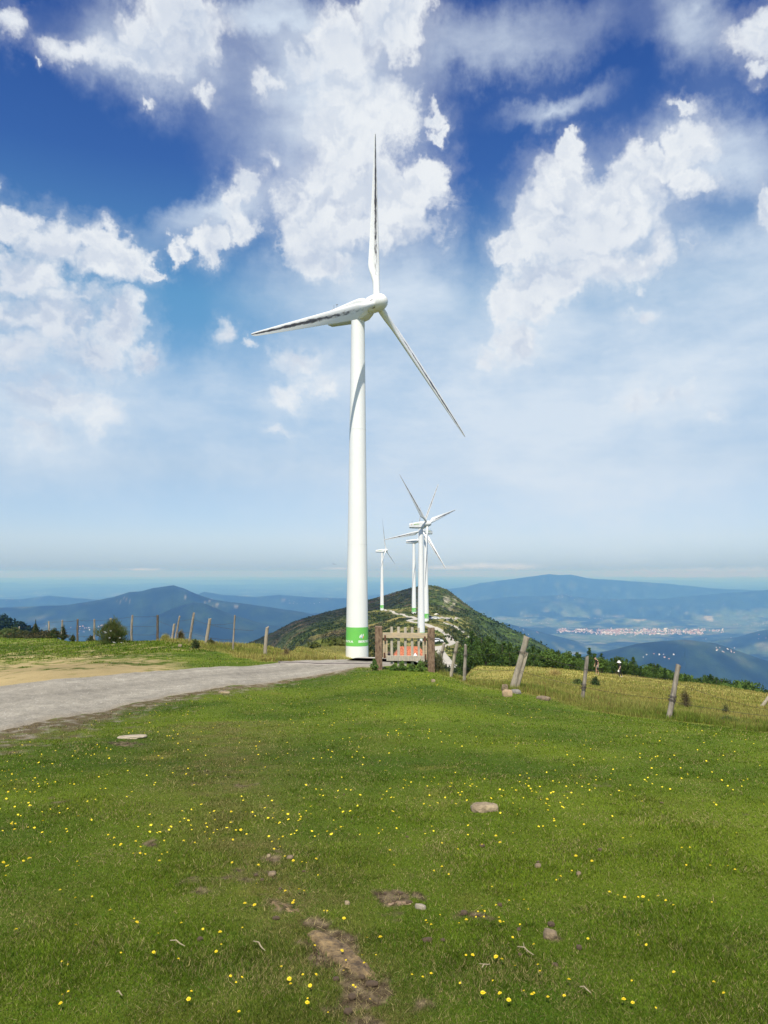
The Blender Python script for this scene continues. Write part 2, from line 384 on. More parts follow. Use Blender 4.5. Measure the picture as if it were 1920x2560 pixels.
def near_masks(x, y, z):
    px, py = proj(x, y, z)
    r = np.hypot(x, y)
    n1 = fbm(x, y, 1.6, 4, 41); n2 = fbm(x, y, .45, 4, 42); n3 = fbm(x, y, 6., 3, 43)
    front = (y > 1.0)
    k = 60.0 / np.maximum(r, 4)                                     # rows per unit of ragged edge
    near = front & (r < 120)
    rn = pl(px, ROAD_NEAR); rf = pl(px, ROAD_FAR)
    road = front & (py < rn) & (py > rf) & (r < 60) & (px < 1000)
    dgap = (py - rn)                                                # below the near edge of the road
    verge = np.where(front & (px < 960), np.exp(-np.maximum(dgap, 0) / pl(px, [(-400, 60), (0, 42), (330, 34), (480, 14), (900, 6)])), 0) * (dgap > -3)
    verge = np.clip((verge * 1.3 + n2 * .8 + n1 * .4 + .5 * fbm(x, y, .14, 3, 45) - .35) * 1.5, 0, 1) * (verge > .02)
    sb = pl(px, [(-1500, 1700), (-300, 1660), (0, 1655), (150, 1650), (280, 1646), (400, 1654), (500, 1668), (540, 1668)])
    s = (py - sb) / 14.0
    sand = front & (px < 530) & (py < rf + 2) & (y > 9) & (r < 90)
    sandm = np.where(sand, np.clip(.45 + s * .42 + n1 * 1.5 + n2 * 1.9, 0, 1), 0)
    sandm = sandm * (1 - sst(380, 520, px + 60 * n1)); sandm = np.where(sand & (s < -2.2), np.clip((n1 * 1.6 + n2 * 1.6 - .55) * 2.2, 0, .8) * sst(-5.2, -2.2, s), sandm)
    fb = pl(px, [(1070, 1672), (1100, 1688), (1165, 1708), (1280, 1730), (1345, 1744), (1450, 1768), (1560, 1788), (1671, 1802), (1800, 1816), (1920, 1835), (2600, 1930)])
    dryR = np.clip((fb - py) / 9.0 + n1 * 1.1 + .3, 0, 1) * (px > 1070) * near * (y > 10)
    fl = pl(px, [(300, 1596), (400, 1602), (470, 1613), (520, 1627), (580, 1640), (640, 1655), (700, 1658), (900, 1652), (1000, 1655)])
    dryL = np.clip((fl - py) / 7.0 + n1 * 1.2 + .3, 0, 1) * (px > 330) * (px <= 1070) * near * (y > 24) * (~road)
    dry = np.maximum(dryR, dryL)
    soil = np.zeros_like(px)
    for sx, sy, a, b, st in SOIL:
        d2 = ((px - sx) / a) ** 2 + ((py - sy) / b) ** 2
        soil = np.maximum(soil, st * np.exp(-d2) * 1.35)
    soil = np.where(front & (r < 30), np.clip((soil * 1.35 + n2 * .6 + fbm(x, y, .11, 4, 44) * 1.0 - .62) * 2.0, 0, 1), 0)
    return dict(px=px, py=py, r=r, road=road, verge=verge, sand=sandm, dry=dry, dryR=dryR, soil=soil, n1=n1, n2=n2, n3=n3)

GREEN_A = np.array([.150, .206, .018]); GREEN_B = np.array([.076, .128, .012]); STRAW = np.array([.27, .23, .06]); SOILC = np.array([.13, .092, .052])
SANDC = np.array([.50, .39, .19]); DRYC = np.array([.36, .31, .085]); OLIVE = np.array([.15, .19, .03])
def ground_color(x, y, z):
    m = near_masks(x, y, z); r = m['r']; px = m['px']; py = m['py']
    n1, n2, n3 = m['n1'], m['n2'], m['n3']
    big = fbm(x, y, 3.2, 3, 51)
    c = mixc(np.broadcast_to(GREEN_B, (*x.shape, 3)), GREEN_A, sst(-.45, .45, big + .3 * n1))
    c = mixc(c, np.array([.15, .17, .03]), sst(.1, .7, fbm(x, y, 1.1, 4, 52) + .25 * n3) * .55)
    swath = np.where((y > 0) & (r < 12), np.exp(-((px - pl(py, [(2050, 560), (2200, 690), (2300, 770), (2560, 900)])) / 170) ** 2), 0)
    c = mixc(c, np.array([.17, .15, .05]), np.clip(swath * .55 + fbm(x, y, .3, 4, 58) * .8 * swath, 0, .8))
    c = mixc(c, STRAW, sst(.28, .75, fbm(x, y, .7, 4, 53)) * .45)
    c = mixc(c, SOILC * 1.15, sst(.42, .7, fbm(x, y, .5, 4, 54)) * .6)
    c = mixc(c, mixc(np.broadcast_to(SOILC * .6, c.shape), np.array([.26, .20, .12]), sst(-.25, .45, fbm(x, y, .06, 4, 57))), m['soil'])
    vc = mixc(np.broadcast_to(np.array([.17, .13, .07]), c.shape), np.array([.34, .30, .22]), sst(-.05, .35, fbm(x, y, .22, 4, 55)))
    c = mixc(c, vc, m['verge'])
    c = mixc(c, SANDC * (1 + .12 * n2)[..., None], m['sand'])
    dc = mixc(np.broadcast_to(DRYC, c.shape), OLIVE, sst(-.1, .5, fbm(x, y, 4.0, 4, 56)) * .8)
    c = mixc(c, dc, m['dry'])
    # middle distance: the ridge with heather, bracken and worn grass
    mid = sst(85, 125, r)
    h1 = fbm(x, y, 46, 5, 61); h2 = fbm(x, y, 14, 5, 62); h3 = fbm(x, y, 4, 4, 63)
    t = sst(-.35, .3, h2 + .5 * h3)
    mc = mixc(np.broadcast_to(np.array([.026, .044, .010]), c.shape), np.array([.075, .105, .020]), t)
    mc = mixc(mc, np.array([.13, .09, .05]), sst(.0, .45, fbm(x, y, 28, 5, 64)) * .75)
    mc = mixc(mc, np.array([.27, .22, .075]), sst(.2, .5, fbm(x, y, 20, 5, 65) + .25 * h3) * .8)
    worn = np.zeros_like(px)
    for sx, sy, a, b in [(1000, 1527, 90, 14), (1100, 1548, 70, 12), (1130, 1548, 60, 9), (1040, 1558, 60, 7), (1090, 1580, 30, 10), (1030, 1590, 90, 20), (1165, 1590, 30, 30), (820, 1615, 70, 14), (1000, 1620, 60, 15), (1120, 1635, 60, 24), (885, 1552, 50, 8), (1150, 1560, 50, 12)]:
        worn = np.maximum(worn, np.exp(-((px - sx) / a) ** 2 - ((py - sy) / b) ** 2))
    worn = np.where((y > 100) & (r < 640), np.clip(worn * 1.3 + h2 * .5 + h3 * .35 - .2, 0, 1), 0)
    mc = mixc(mc, mixc(np.broadcast_to(np.array([.105, .145, .028]), c.shape), np.array([.27, .225, .075]), sst(-.25, .35, h3 + h2)), worn)
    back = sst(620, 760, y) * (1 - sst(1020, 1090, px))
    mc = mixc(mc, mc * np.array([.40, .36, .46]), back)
    rock = np.zeros_like(px)
    for sx, sy, a, b in [(1116, 1500, 15, 15), (1126, 1520, 10, 12), (1108, 1515, 14, 8), (1136, 1505, 8, 18)]:
        rock = np.maximum(rock, np.exp(-((px - sx) / a) ** 2 - ((py - sy) / b) ** 2))
    rock = np.where((y > 560) & (r < 1000), np.clip(rock * 1.6 + fbm(x, y, 5, 4, 66) * 1.6 - 1.05, 0, 1), 0)
    mc = mixc(mc, np.array([.34, .30, .24]), rock)
    rightslope = (y > 250) * (y < 1100) * sst(1150, 1210, px)
    mc = mixc(mc, mixc(np.broadcast_to(np.array([.028, .052, .014]), c.shape), np.array([.075, .12, .026]), t), rightslope * .8)
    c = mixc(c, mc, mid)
    # far country: dark woods, meadows on the gentle ground, quarries and clearings
    far = sst(1000, 1500, r)
    f1 = fbm(x, y, 900, 5, 71); f2 = fbm(x, y, 260, 4, 72)
    fc = mixc(np.broadcast_to(np.array([.007, .014, .008]), c.shape), np.array([.018, .034, .014]), sst(-.3, .3, f2))
    low = 1 - sst(-800, -620, z)
    meadow = np.clip((fbm(x, y, 1300, 4, 73) + .5 * f2 + .35 * low - .22) * 5, 0, 1)
    fc = mixc(fc, mixc(np.broadcast_to(np.array([.10, .15, .06]), c.shape), np.array([.22, .21, .13]), sst(0, .5, f2)), meadow * (.18 + .5 * low))
    clear = np.clip((ridged(x, y, 1500, 3, 9) - .9) * 14, 0, 1) * np.clip(f1 * 3, 0, 1)
    fc = mixc(fc, np.array([.24, .22, .16]), clear * .45)
    q = np.zeros_like(px)
    for sx, sy, a, b, an in [(1770, 1535, 10, 17, .55), (1522, 1494, 14, 4, 0), (1600, 1548, 13, 6, 0), (316, 1497, 1.6, 13, 1.1), (300, 1504, 1.2, 10, 1.2), (456, 1494, 10, 1.4, .2), (388, 1523, 10, 4, 0), (520, 1503, 11, 1.6, .3), (540, 1514, 12, 2, .5), (590, 1516, 16, 1.2, .1)]:
        dx = (px - sx); dy = (py - sy); ca, sa = math.cos(an), math.sin(an)
        u = (dx * ca - dy * sa) / a; v = (dx * sa + dy * ca) / b
        q = np.maximum(q, np.clip((1.15 - np.hypot(u, v) + f2 * .9) * 2.2, 0, 1))
    q = np.where((y > 3000) & (y < 14000), q, 0)
    fc = mixc(fc, np.array([.42, .38, .30]), q * np.where(px < 1000, .28, .6))
    c = mixc(c, fc, far)
    return c, m

# ------------------------------------------------------------------ ground sheet: polar grid out to the horizon
def build_ground():
    a_in = np.radians(np.arange(-33.5, 33.51, .078))
    a_out = np.radians(np.concatenate([np.linspace(34.5, 60, 34), np.linspace(63, 297, 62), np.linspace(300, 325.5, 34)]))
    th = np.concatenate([a_in, a_out])
    rr = [0.25]
    while rr[-1] < 100000:
        r = rr[-1]
        k = .02 if r < 1.5 else (.0075 if r < 12 else (.006 if r < 130 else (.0078 if r < 1200 else (.011 if r < 26000 else .03))))
        rr.append(r * (1 + k))
    rr = np.array(rr)
    T, RR = np.meshgrid(th, rr)
    X = RR * np.sin(T); Y = RR * np.cos(T)
    Z = height(X, Y)
    C, m = ground_color(X, Y, Z)
    n = len(th); nr = len(rr)
    V = np.stack([X, Y, Z], -1).reshape(-1, 3)
    i, j = np.meshgrid(np.arange(nr - 1), np.arange(n), indexing='ij')
    k = (j + 1) % n
    Fq = np.stack([i * n + j, (i + 1) * n + j, (i + 1) * n + k, i * n + k], -1).reshape(-1, 4)
    V = np.concatenate([V, [[0, 0, gz(0.01, 0.01)]]])
    Ft = np.stack([np.full(n, len(V) - 1), np.arange(n), (np.arange(n) + 1) % n], -1)
    C = np.concatenate([C.reshape(-1, 3), [GREEN_A]])
    mat = attr_mat('ground_cover', rough=.95, noise=.38, nscale=55, bump=.5, spec=.1)
    o = np_mesh('ground', V, [Fq, Ft], mat, {'col': np.clip(C, 0, 1)}, smooth=True)
    tag(o, kind='structure')
build_ground()

# ------------------------------------------------------------------ roads as draped sheets
def seen(px, py, y0, y1):
    Ys = np.exp(np.linspace(math.log(y0), math.log(y1), 900)); t = float(tanel(py)); z = Ys * t
    d = Ys * math.cos(PITCH) + z * math.sin(PITCH); x = (px - 960) / F * d
    h = height(x, Ys, False); k = int(np.argmax(h >= z))
    if h[k] < z[k]: k = int(np.argmin(z - h))
    return np.array([x[k], Ys[k]])
def seen_many(px, py, y0, y1, n=420):
    Ys = np.exp(np.linspace(math.log(y0), math.log(y1), n)); px = np.asarray(px, float); t = tanel(py)[:, None]; z = Ys[None] * t
    d = Ys[None] * math.cos(PITCH) + z * math.sin(PITCH); x = (px[:, None] - 960) / F * d
    h = height(x, np.broadcast_to(Ys, x.shape)); hit = h >= z; k = np.argmax(hit, 1); k = np.where(hit.any(1), k, n - 1); i = np.arange(len(px))
    return x[i, k], Ys[k], h[i, k]
def resample(P, n):
    P = np.asarray(P, float); s = np.concatenate([[0], np.cumsum(np.hypot(*np.diff(P, axis=0).T))]); q = np.linspace(0, s[-1], n)
    return np.stack([np.interp(q, s, P[:, 0]), np.interp(q, s, P[:, 1])], -1), s[-1]
def ribbon(name, A, B, n, nw, lift, ragged, colfn, mat):
    A, _ = resample(A, n); B, _ = resample(B, n)
    w = np.linspace(0, 1, nw)
    Pt = A[:, None] * (1 - w[None, :, None]) + B[:, None] * w[None, :, None]
    nrm = (B - A); nl = np.hypot(*nrm.T)[:, None]; nrm = nrm / np.maximum(nl, 1e-6)
    eA = ragged * fbm(A[:, 0], A[:, 1], ragged * 3 + .3, 4, 81); eB = ragged * fbm(B[:, 0], B[:, 1], ragged * 3 + .3, 4, 82)
    Pt = Pt + nrm[:, None] * (eA[:, None] * (1 - w)[None] ** 3 + eB[:, None] * w[None] ** 3)[..., None]
    X, Y = Pt[..., 0], Pt[..., 1]
    edge = np.minimum(w, 1 - w)[None, :]
    Z = height(X, Y) + lift * np.clip(edge * 14, 0, 1) - (1 - np.clip(edge * 14, 0, 1)) * lift * .8
    C = colfn(X, Y, edge + 0 * X)
    i, j = np.meshgrid(np.arange(n - 1), np.arange(nw - 1), indexing='ij')
    Fq = np.stack([i * nw + j, (i + 1) * nw + j, (i + 1) * nw + j + 1, i * nw + j + 1], -1).reshape(-1, 4)
    o = np_mesh(name, np.stack([X, Y, Z], -1).reshape(-1, 3), Fq, mat, {'col': np.clip(C.reshape(-1, 3), 0, 1)}, smooth=True)
    if o.data.polygons[0].normal.z < 0: o.data.flip_normals()
    return tag(o, kind='structure')
road_mat = attr_mat('worn_gravel_road', rough=.95, noise=.34, nscale=34, bump=.6, spec=.1)
def near_col(X, Y, e):
    a = fbm(X, Y, .22, 5, 91, .62); b = fbm(X * .5 + Y * .2, Y * .2 - X * .1, .6, 4, 92)
    c = np.broadcast_to(np.array([.285, .262, .215]), (*X.shape, 3)) * (1 + .42 * a + .16 * b)[..., None]
    c = mixc(c, np.array([.20, .18, .15]), sst(.35, .6, fbm(X, Y, .09, 3, 95)) * .55); c = mixc(c, np.array([.55, .53, .47]), sst(.38, .6, fbm(X, Y, .07, 3, 96)) * .5)
    w = np.abs(e - .5); tr = np.exp(-((e - .24) / .05) ** 2)
    c = c * (1 + .16 * tr - .14 * np.exp(-((e - .5) / .06) ** 2))[..., None]
    return mixc(c, np.array([.27, .22, .15]), np.clip(sst(.10, 0, e) * .6 + np.clip(a, 0, 1) * .2 * sst(.2, 0, e), 0, 1))
nxs = [-1500, -900, -500, -300, -150, 0, 100, 200, 300, 400, 500, 600, 680, 740, 790, 830, 860, 890, 935, 985]
A = [seen(p, pl(p, ROAD_NEAR), 3, 40) for p in nxs]
fxs = [-1500, -900, -500, -300, -150, 0, 100, 200, 300, 400, 500, 600, 680, 720, 756, 800, 850, 893, 935, 985]
B = [seen(p, pl(p, ROAD_FAR), 5, 60) for p in fxs]
road_path = (A, B)
ribbon('road', A, B, 900, 60, .022, .16, near_col, road_mat)
def mid_col(X, Y, e):
    return np.broadcast_to(np.array([.44, .41, .35]), (*X.shape, 3)) * (1 + .16 * fbm(X, Y, 3, 4, 93))[..., None]
track_mat = attr_mat('concrete_track', rough=.9, noise=.1, nscale=.8, spec=.15)
def side(P, w):                                                  # both edges of a path from its centre line
    P, L = resample(P, 60); t = np.gradient(P, axis=0); t /= np.hypot(*t.T)[:, None] + 1e-9
    nn = np.stack([-t[:, 1], t[:, 0]], -1); w = np.interp(np.linspace(0, 1, 60), np.linspace(0, 1, len(np.atleast_1d(w))), np.atleast_1d(w))[:, None]
    return P + nn * w / 2, P - nn * w / 2
C0 = [(ground_at(p, Y)[0], ground_at(p, Y)[1]) for p, Y in [(985, 25.6), (1030, 29), (1062, 40), (1075, 70), (1090, 110), (1105, 150), (1118, 178), (1124, 196)]]
ribbon('track', *side(C0, 4), 300, 7, .12, .3, mid_col, track_mat)
def edges(L, Rr, y0=130, y1=640): return [seen(p, q, y0, y1) for p, q in L], [seen(p, q, y0, y1) for p, q in Rr]
L1 = [(1106, 1668), (1100, 1656), (1096, 1640), (1087, 1626), (1085, 1617)]; R1 = [(1147, 1668), (1132, 1652), (1120, 1638), (1112, 1628), (1106, 1619)]
ribbon('track', *edges(L1, R1, 150, 400), 120, 9, .15, .3, mid_col, track_mat)
L2 = [(1075, 1617), (1100, 1615), (1118, 1612.5), (1124, 1609), (1117, 1602), (1111, 1596), (1109, 1587), (1100, 1578), (1080, 1571), (1062, 1565.5), (1045, 1560), (1030, 1556), (1018, 1553)]
R2 = [(1075, 1622), (1105, 1620), (1130, 1614.5), (1141, 1608), (1134, 1598), (1128, 1590), (1124, 1582), (1104, 1573), (1082, 1566), (1062, 1560), (1045, 1555), (1030, 1551.5), (1016, 1549.5)]
ribbon('track', *edges(L2, R2, 180, 500), 240, 9, .18, .3, mid_col, track_mat)
L3 = [(1014, 1552.5), (1018, 1549), (1035, 1547.8), (1062, 1546.6), (1100, 1546.5), (1130, 1547.5), (1150, 1548.5)]; R3 = [(1018, 1550.5), (1022, 1547), (1040, 1544.5), (1062, 1543.2), (1100, 1543.6), (1130, 1544.5), (1150, 1546)]
ribbon('track', *edges(L3, R3, 280, 560), 160, 7, .2, .3, mid_col, track_mat)
L4 = [(1040, 1546), (1018, 1544.5), (1000, 1538.5), (985, 1533), (970, 1529), (958, 1526.6)]; R4 = [(1042, 1543.8), (1022, 1541.8), (1006, 1536.5), (988, 1530.6), (974, 1527.3), (960, 1525.6)]
ribbon('track', *edges(L4, R4, 280, 600), 120, 7, .22, .3, mid_col, track_mat)
L5 = [(1172, 1594.5), (1160, 1587), (1148, 1577), (1140, 1569), (1124, 1564), (1108, 1557.5)]; R5 = [(1179, 1591), (1169, 1579), (1156, 1571), (1145, 1566), (1130, 1560.5), (1110, 1556)]
ribbon('track', *edges(L5, R5, 240, 460), 120, 7, .2, .3, mid_col, track_mat)
# ------------------------------------------------------------------ camera, sun, sky, haze
cam = bpy.data.cameras.new('camera'); co = link(bpy.data.objects.new('camera', cam))
cam.sensor_fit = 'HORIZONTAL'; cam.sensor_width = 36; cam.lens = 36.0
cam.clip_start = 0.05; cam.clip_end = 400000
co.location = (0, 0, 0); co.rotation_euler = (R(90) + PITCH, 0, 0)
SC.camera = co
sun = bpy.data.lights.new('sun', 'SUN'); so = link(bpy.data.objects.new('sun', sun))
sun.energy = 5.0; sun.angle = R(.53); sun.color = (1, .935, .81)
sd = Vector((math.sin(SUN_AZ) * math.cos(SUN_EL), math.cos(SUN_AZ) * math.cos(SUN_EL), math.sin(SUN_EL)))
so.rotation_euler = sd.to_track_quat('Z', 'Y').to_euler(); so.location = (0, -20, 60)
SC.view_settings.view_transform = 'Standard'; SC.view_settings.look = 'None'; SC.view_settings.exposure = 0.2; SC.view_settings.gamma = 1.0

W = bpy.data.worlds.new('World'); SC.world = W; W.use_nodes = True
nt = W.node_tree; L = nt.links.new
bg = nt.nodes['Background']
def mth(op, a, b=None, c=None, clamp=False):
    n = nt.nodes.new('ShaderNodeMath'); n.operation = op; n.use_clamp = clamp
    for i, v in enumerate((a, b, c)):
        if v is None: continue
        if isinstance(v, (int, float)): n.inputs[i].default_value = v
        else: L(v, n.inputs[i])
    return n.outputs[0]
def mrange(v, a, b, c=0., d=1., smooth=True):
    n = nt.nodes.new('ShaderNodeMapRange'); n.interpolation_type = 'SMOOTHSTEP' if smooth else 'LINEAR'
    L(v, n.inputs['Value'])
    for k, q in zip(('From Min', 'From Max', 'To Min', 'To Max'), (a, b, c, d)):
        if isinstance(q, (int, float)): n.inputs[k].default_value = q
        else: L(q, n.inputs[k])
    return n.outputs['Result']
def mixn(f, a, b, typ='MIX'):
    n = nt.nodes.new('ShaderNodeMix'); n.data_type = 'RGBA'; n.blend_type = typ
    for s, v in ((n.inputs[0], f), (n.inputs[6], a), (n.inputs[7], b)):
        if isinstance(v, (int, float)): s.default_value = v
        elif isinstance(v, tuple): s.default_value = (*v, 1) if len(v) == 3 else v
        else: L(v, s)
    return n.outputs[2]
tc = nt.nodes.new('ShaderNodeTexCoord'); sep = nt.nodes.new('ShaderNodeSeparateXYZ'); L(tc.outputs['Generated'], sep.inputs[0])
az = mth('ARCTAN2', sep.outputs[0], sep.outputs[1]); el = mth('ARCSINE', sep.outputs[2])
cmb = nt.nodes.new('ShaderNodeCombineXYZ'); L(az, cmb.inputs[0]); L(el, cmb.inputs[1])
P0 = cmb.outputs[0]                                             # azimuth, elevation in radians
def noise(vec, scale, detail=6, rough=.55, off=(0, 0, 0), stretch=(1, 1, 1), out='Fac', dist=0.):
    mp = nt.nodes.new('ShaderNodeMapping'); mp.inputs['Location'].default_value = off; mp.inputs['Scale'].default_value = stretch; L(vec, mp.inputs[0])
    n = nt.nodes.new('ShaderNodeTexNoise'); n.inputs['Scale'].default_value = scale; n.inputs['Detail'].default_value = detail; n.inputs['Roughness'].default_value = rough
    n.inputs['Distortion'].default_value = dist; L(mp.outputs[0], n.inputs['Vector']); return n.outputs[out]
# domain warp so that outlines billow
wn = noise(P0, 9, 5, .6, out='Color')
wv = nt.nodes.new('ShaderNodeVectorMath'); wv.operation = 'MULTIPLY_ADD'; L(wn, wv.inputs[0]); wv.inputs[1].default_value = (.085, .085, 0); 
sb = nt.nodes.new('ShaderNodeVectorMath'); sb.operation = 'SUBTRACT'; L(P0, sb.inputs[0]); sb.inputs[1].default_value = (.0425, .0425, 0); L(sb.outputs[0], wv.inputs[2])
wn2 = noise(P0, 30, 5, .62, out='Color', off=(3, 1, 0))
wv2 = nt.nodes.new('ShaderNodeVectorMath'); wv2.operation = 'MULTIPLY_ADD'; L(wn2, wv2.inputs[0]); wv2.inputs[1].default_value = (.045, .045, 0)
sb2 = nt.nodes.new('ShaderNodeVectorMath'); sb2.operation = 'SUBTRACT'; L(wv.outputs[0], sb2.inputs[0]); sb2.inputs[1].default_value = (.0225, .0225, 0); L(sb2.outputs[0], wv2.inputs[2])
PW = wv2.outputs[0]
def pdir(px, py):
    d = Vector(((px - 960) / F, math.cos(PITCH) - (1280 - py) / F * math.sin(PITCH), math.sin(PITCH) + (1280 - py) / F * math.cos(PITCH))).normalized()
    return math.atan2(d.x, d.y), math.asin(d.z)
def field(blobs, smooth=.25, grow=0.0, PW=None):
    PW = PW or globals()['PW']
    global CHAIN
    acc = None
    for q_, (cx, cy, rx, ry, rot, k) in enumerate(blobs):
        if q_ % 10 == 0 and (acc or CHAIN):                      # keeps few values alive at a time
            CHAIN = acc or CHAIN
            av = nt.nodes.new('ShaderNodeVectorMath'); av.operation = 'MULTIPLY_ADD'
            L(CHAIN, av.inputs[0]); av.inputs[1].default_value = (1e-7, 1e-7, 0); L(PW, av.inputs[2]); src = av.outputs[0]
        elif q_ == 0: src = PW
        s = 1.1574; a, e = pdir(cx * s, cy * s)
        a1, e1 = pdir(cx * s + 60, cy * s); a2, e2 = pdir(cx * s, cy * s - 60)
        sx = abs(a1 - a) / 60 * rx * s; sy = abs(e2 - e) / 60 * ry * s
        mp = nt.nodes.new('ShaderNodeMapping'); mp.vector_type = 'TEXTURE'
        mp.inputs['Location'].default_value = (a, e, 0); mp.inputs['Rotation'].default_value = (0, 0, R(rot)); mp.inputs['Scale'].default_value = (sx, sy, 1)
        L(src, mp.inputs[0])
        ln = nt.nodes.new('ShaderNodeVectorMath'); ln.operation = 'LENGTH'; L(mp.outputs[0], ln.inputs[0])
        v = mth('MULTIPLY_ADD', ln.outputs['Value'], -1.0, k + grow)    # k - distance
        acc = v if acc is None else mth('SMOOTH_MAX', acc, v, smooth)
    CHAIN = acc
    return acc
CHAIN = None
CUM = [(200,125,105,42,8,1),(330,100,80,62,-20,1),(395,45,85,62,0,1),(300,140,85,40,0,1),(420,100,50,60,0,.9),(5,45,42,48,0,1),(75,158,16,12,0,.5),(310,228,18,14,0,.5),(435,215,34,26,0,.6),
 (745,150,65,80,0,1),(830,50,85,80,0,1),(890,30,45,50,0,1),(780,230,110,75,0,1),(755,320,95,75,0,1),(700,410,90,65,0,1),(690,480,85,70,0,1),(800,430,110,90,0,1),(915,400,66,62,0,1),(870,470,75,55,-20,1),(660,540,60,50,0,.8),(740,110,60,90,0,.95),(560,170,30,30,0,.7),(790,510,110,50,0,.95),(720,570,80,40,0,.7),(660,150,38,36,0,.8),(590,160,50,24,-20,.7),(935,240,26,34,0,.55),(940,275,22,18,0,.6),
 (530,378,32,26,0,1),(512,420,22,34,0,1),(520,470,42,40,0,1),(470,520,48,34,20,1),(380,543,24,18,0,.85),(583,335,20,24,0,.42),
 (40,470,55,45,0,1),(120,530,75,55,0,1),(195,515,60,40,0,1),(230,575,80,48,0,1),(325,588,34,16,0,.9),(60,590,90,70,0,1),(120,690,120,80,0,1),(250,690,66,50,0,1),(318,765,42,34,0,1),(190,760,85,55,0,1),(40,760,80,60,0,1),(100,855,140,60,0,1),(20,680,80,80,0,.8),(160,640,120,50,0,.75),(225,890,52,52,0,1),(80,930,120,40,0,.7),(0,425,18,30,0,.8),
 (485,705,34,44,25,.7),(540,735,36,20,0,.45),(655,770,90,52,0,.62),(620,850,60,55,0,.68),(700,850,55,60,0,.55),(590,940,40,24,0,.5),
 (1232,320,26,34,0,1),(1205,390,62,62,0,1),(1180,450,66,55,0,1),(1120,530,52,42,0,1),(1230,500,120,90,0,1),(1330,470,115,95,0,1),(1390,560,90,50,0,.8),(1100,650,40,70,0,.7),(1375,380,56,70,0,1),(1290,560,120,50,0,1),(1180,600,85,50,0,1),(1160,660,55,60,0,.9),(1120,730,60,60,0,.85),(1060,765,45,40,0,.7),(1500,310,46,54,25,.95),(1440,350,60,30,-20,.9),(1508,405,42,34,-20,.9),(1490,225,36,22,-20,.7),(1420,520,50,50,0,.8),
 (1640,75,56,62,0,1),(1635,150,40,36,0,.7),(1650,445,30,48,0,1),(1450,865,110,42,5,.72),(1360,885,60,34,0,.7),(1530,900,60,34,0,.55),(1500,545,70,26,-10,.5),(1385,690,36,36,0,.7)]
F1 = field(CUM, .3, .15)
VEIL = [(1300,870,420,150,0,1),(960,900,300,260,0,.9),(700,820,170,160,0,.75),(1560,760,240,160,0,.9),(1350,760,420,170,0,1),(1150,930,560,220,0,1),(560,900,420,140,0,.8),(1560,620,260,130,0,.85),(820,640,300,120,0,.7),(110,900,320,160,0,.85),(600,40,150,70,0,.8),(1100,90,300,110,5,.5),(1200,225,200,60,5,.25),(1250,640,180,80,0,.9),(480,450,260,60,25,.42),(700,250,260,260,0,.6),(1300,480,260,200,0,.55),(1560,330,200,120,-20,.62),(1500,60,160,120,-30,.5),(330,120,260,160,0,.5)]
F2 = field(VEIL, .5, .1)
n_mid = noise(P0, 26, 8, .62, off=(1.7, 4.1, 0)); n_fin = noise(P0, 90, 6, .65, off=(5.1, 2.2, 0))
def vor(off=(0, 0, 0)):
    mp = nt.nodes.new('ShaderNodeMapping'); mp.inputs['Location'].default_value = off; L(PV, mp.inputs[0])
    v = nt.nodes.new('ShaderNodeTexVoronoi'); v.voronoi_dimensions = '2D'; v.feature = 'SMOOTH_F1'; v.inputs['Scale'].default_value = 15; v.inputs['Smoothness'].default_value = .35
    v.inputs['Detail'].default_value = 2.5; v.inputs['Roughness'].default_value = .55; v.inputs['Lacunarity'].default_value = 2.3; v.normalize = True
    L(mp.outputs[0], v.inputs['Vector']); return mth('SUBTRACT', 1.0, v.outputs['Distance'])
PV = wv2.outputs[0]
v0 = vor(); v1 = vor((.004, -.013, 0))
dsum = mth('ADD', F1, mth('MULTIPLY', mth('SUBTRACT', v0, .62), 1.5))
dsum = mth('ADD', dsum, mth('MULTIPLY', mth('SUBTRACT', n_mid, .5), .75))
dsum = mth('ADD', dsum, mth('MULTIPLY', mth('SUBTRACT', n_fin, .5), .35))
soft = mrange(noise(P0, 5.5, 2, .5, off=(8, 3, 0)), .38, .62, .10, .50)     # some edges crisp, some fraying
alpha = mrange(dsum, -.16, mth('ADD', soft, mrange(el, .42, .10, .40, 1.1)))
halo = mth('MULTIPLY', mrange(dsum, -.75, .50), mrange(noise(PW, 6.5, 7, .62, off=(1, 9, 0)), .34, .66, .25, 1.0))
# relief inside the clouds: the same billows sampled a little towards the sun
def billow(off):
    a = noise(PW, 11, 5, .5, off=off); return a
b0 = billow((0, 0, 0)); b1 = billow((0.0, -.02, 0))
lit = mrange(mth('ADD', mth('SUBTRACT', v0, v1), mth('MULTIPLY', mth('SUBTRACT', b0, b1), .9)), -.16, .12)
thick = mrange(F1, .05, .75)
greyn = mrange(noise(P0, 9.0, 6, .6, off=(2.2, 7.3, 0)), .38, .70)
heart = mrange(noise(P0, 5.0, 5, .55, off=(6, 2, 0)), .36, .70)
shade = mth('MULTIPLY', thick, mth('ADD', mth('MULTIPLY', heart, .55), mth('MULTIPLY', mth('SUBTRACT', 1.0, lit), .45)), clamp=True)
ccol = mixn(shade, (.86, .895, .93), (.47, .56, .72))
veiln = mrange(noise(P0, 4.2, 7, .6, off=(4, 4, 0), stretch=(.75, 1.9, 1)), .30, .72)
vst = noise(PW, 3.0, 6, .6, off=(9, 1, 0), stretch=(.6, 2.6, 1))
veil = mth('MULTIPLY', mrange(F2, -.55, .62), mth('ADD', mth('MULTIPLY', veiln, .62), mth('MULTIPLY', vst, .95)), clamp=True)
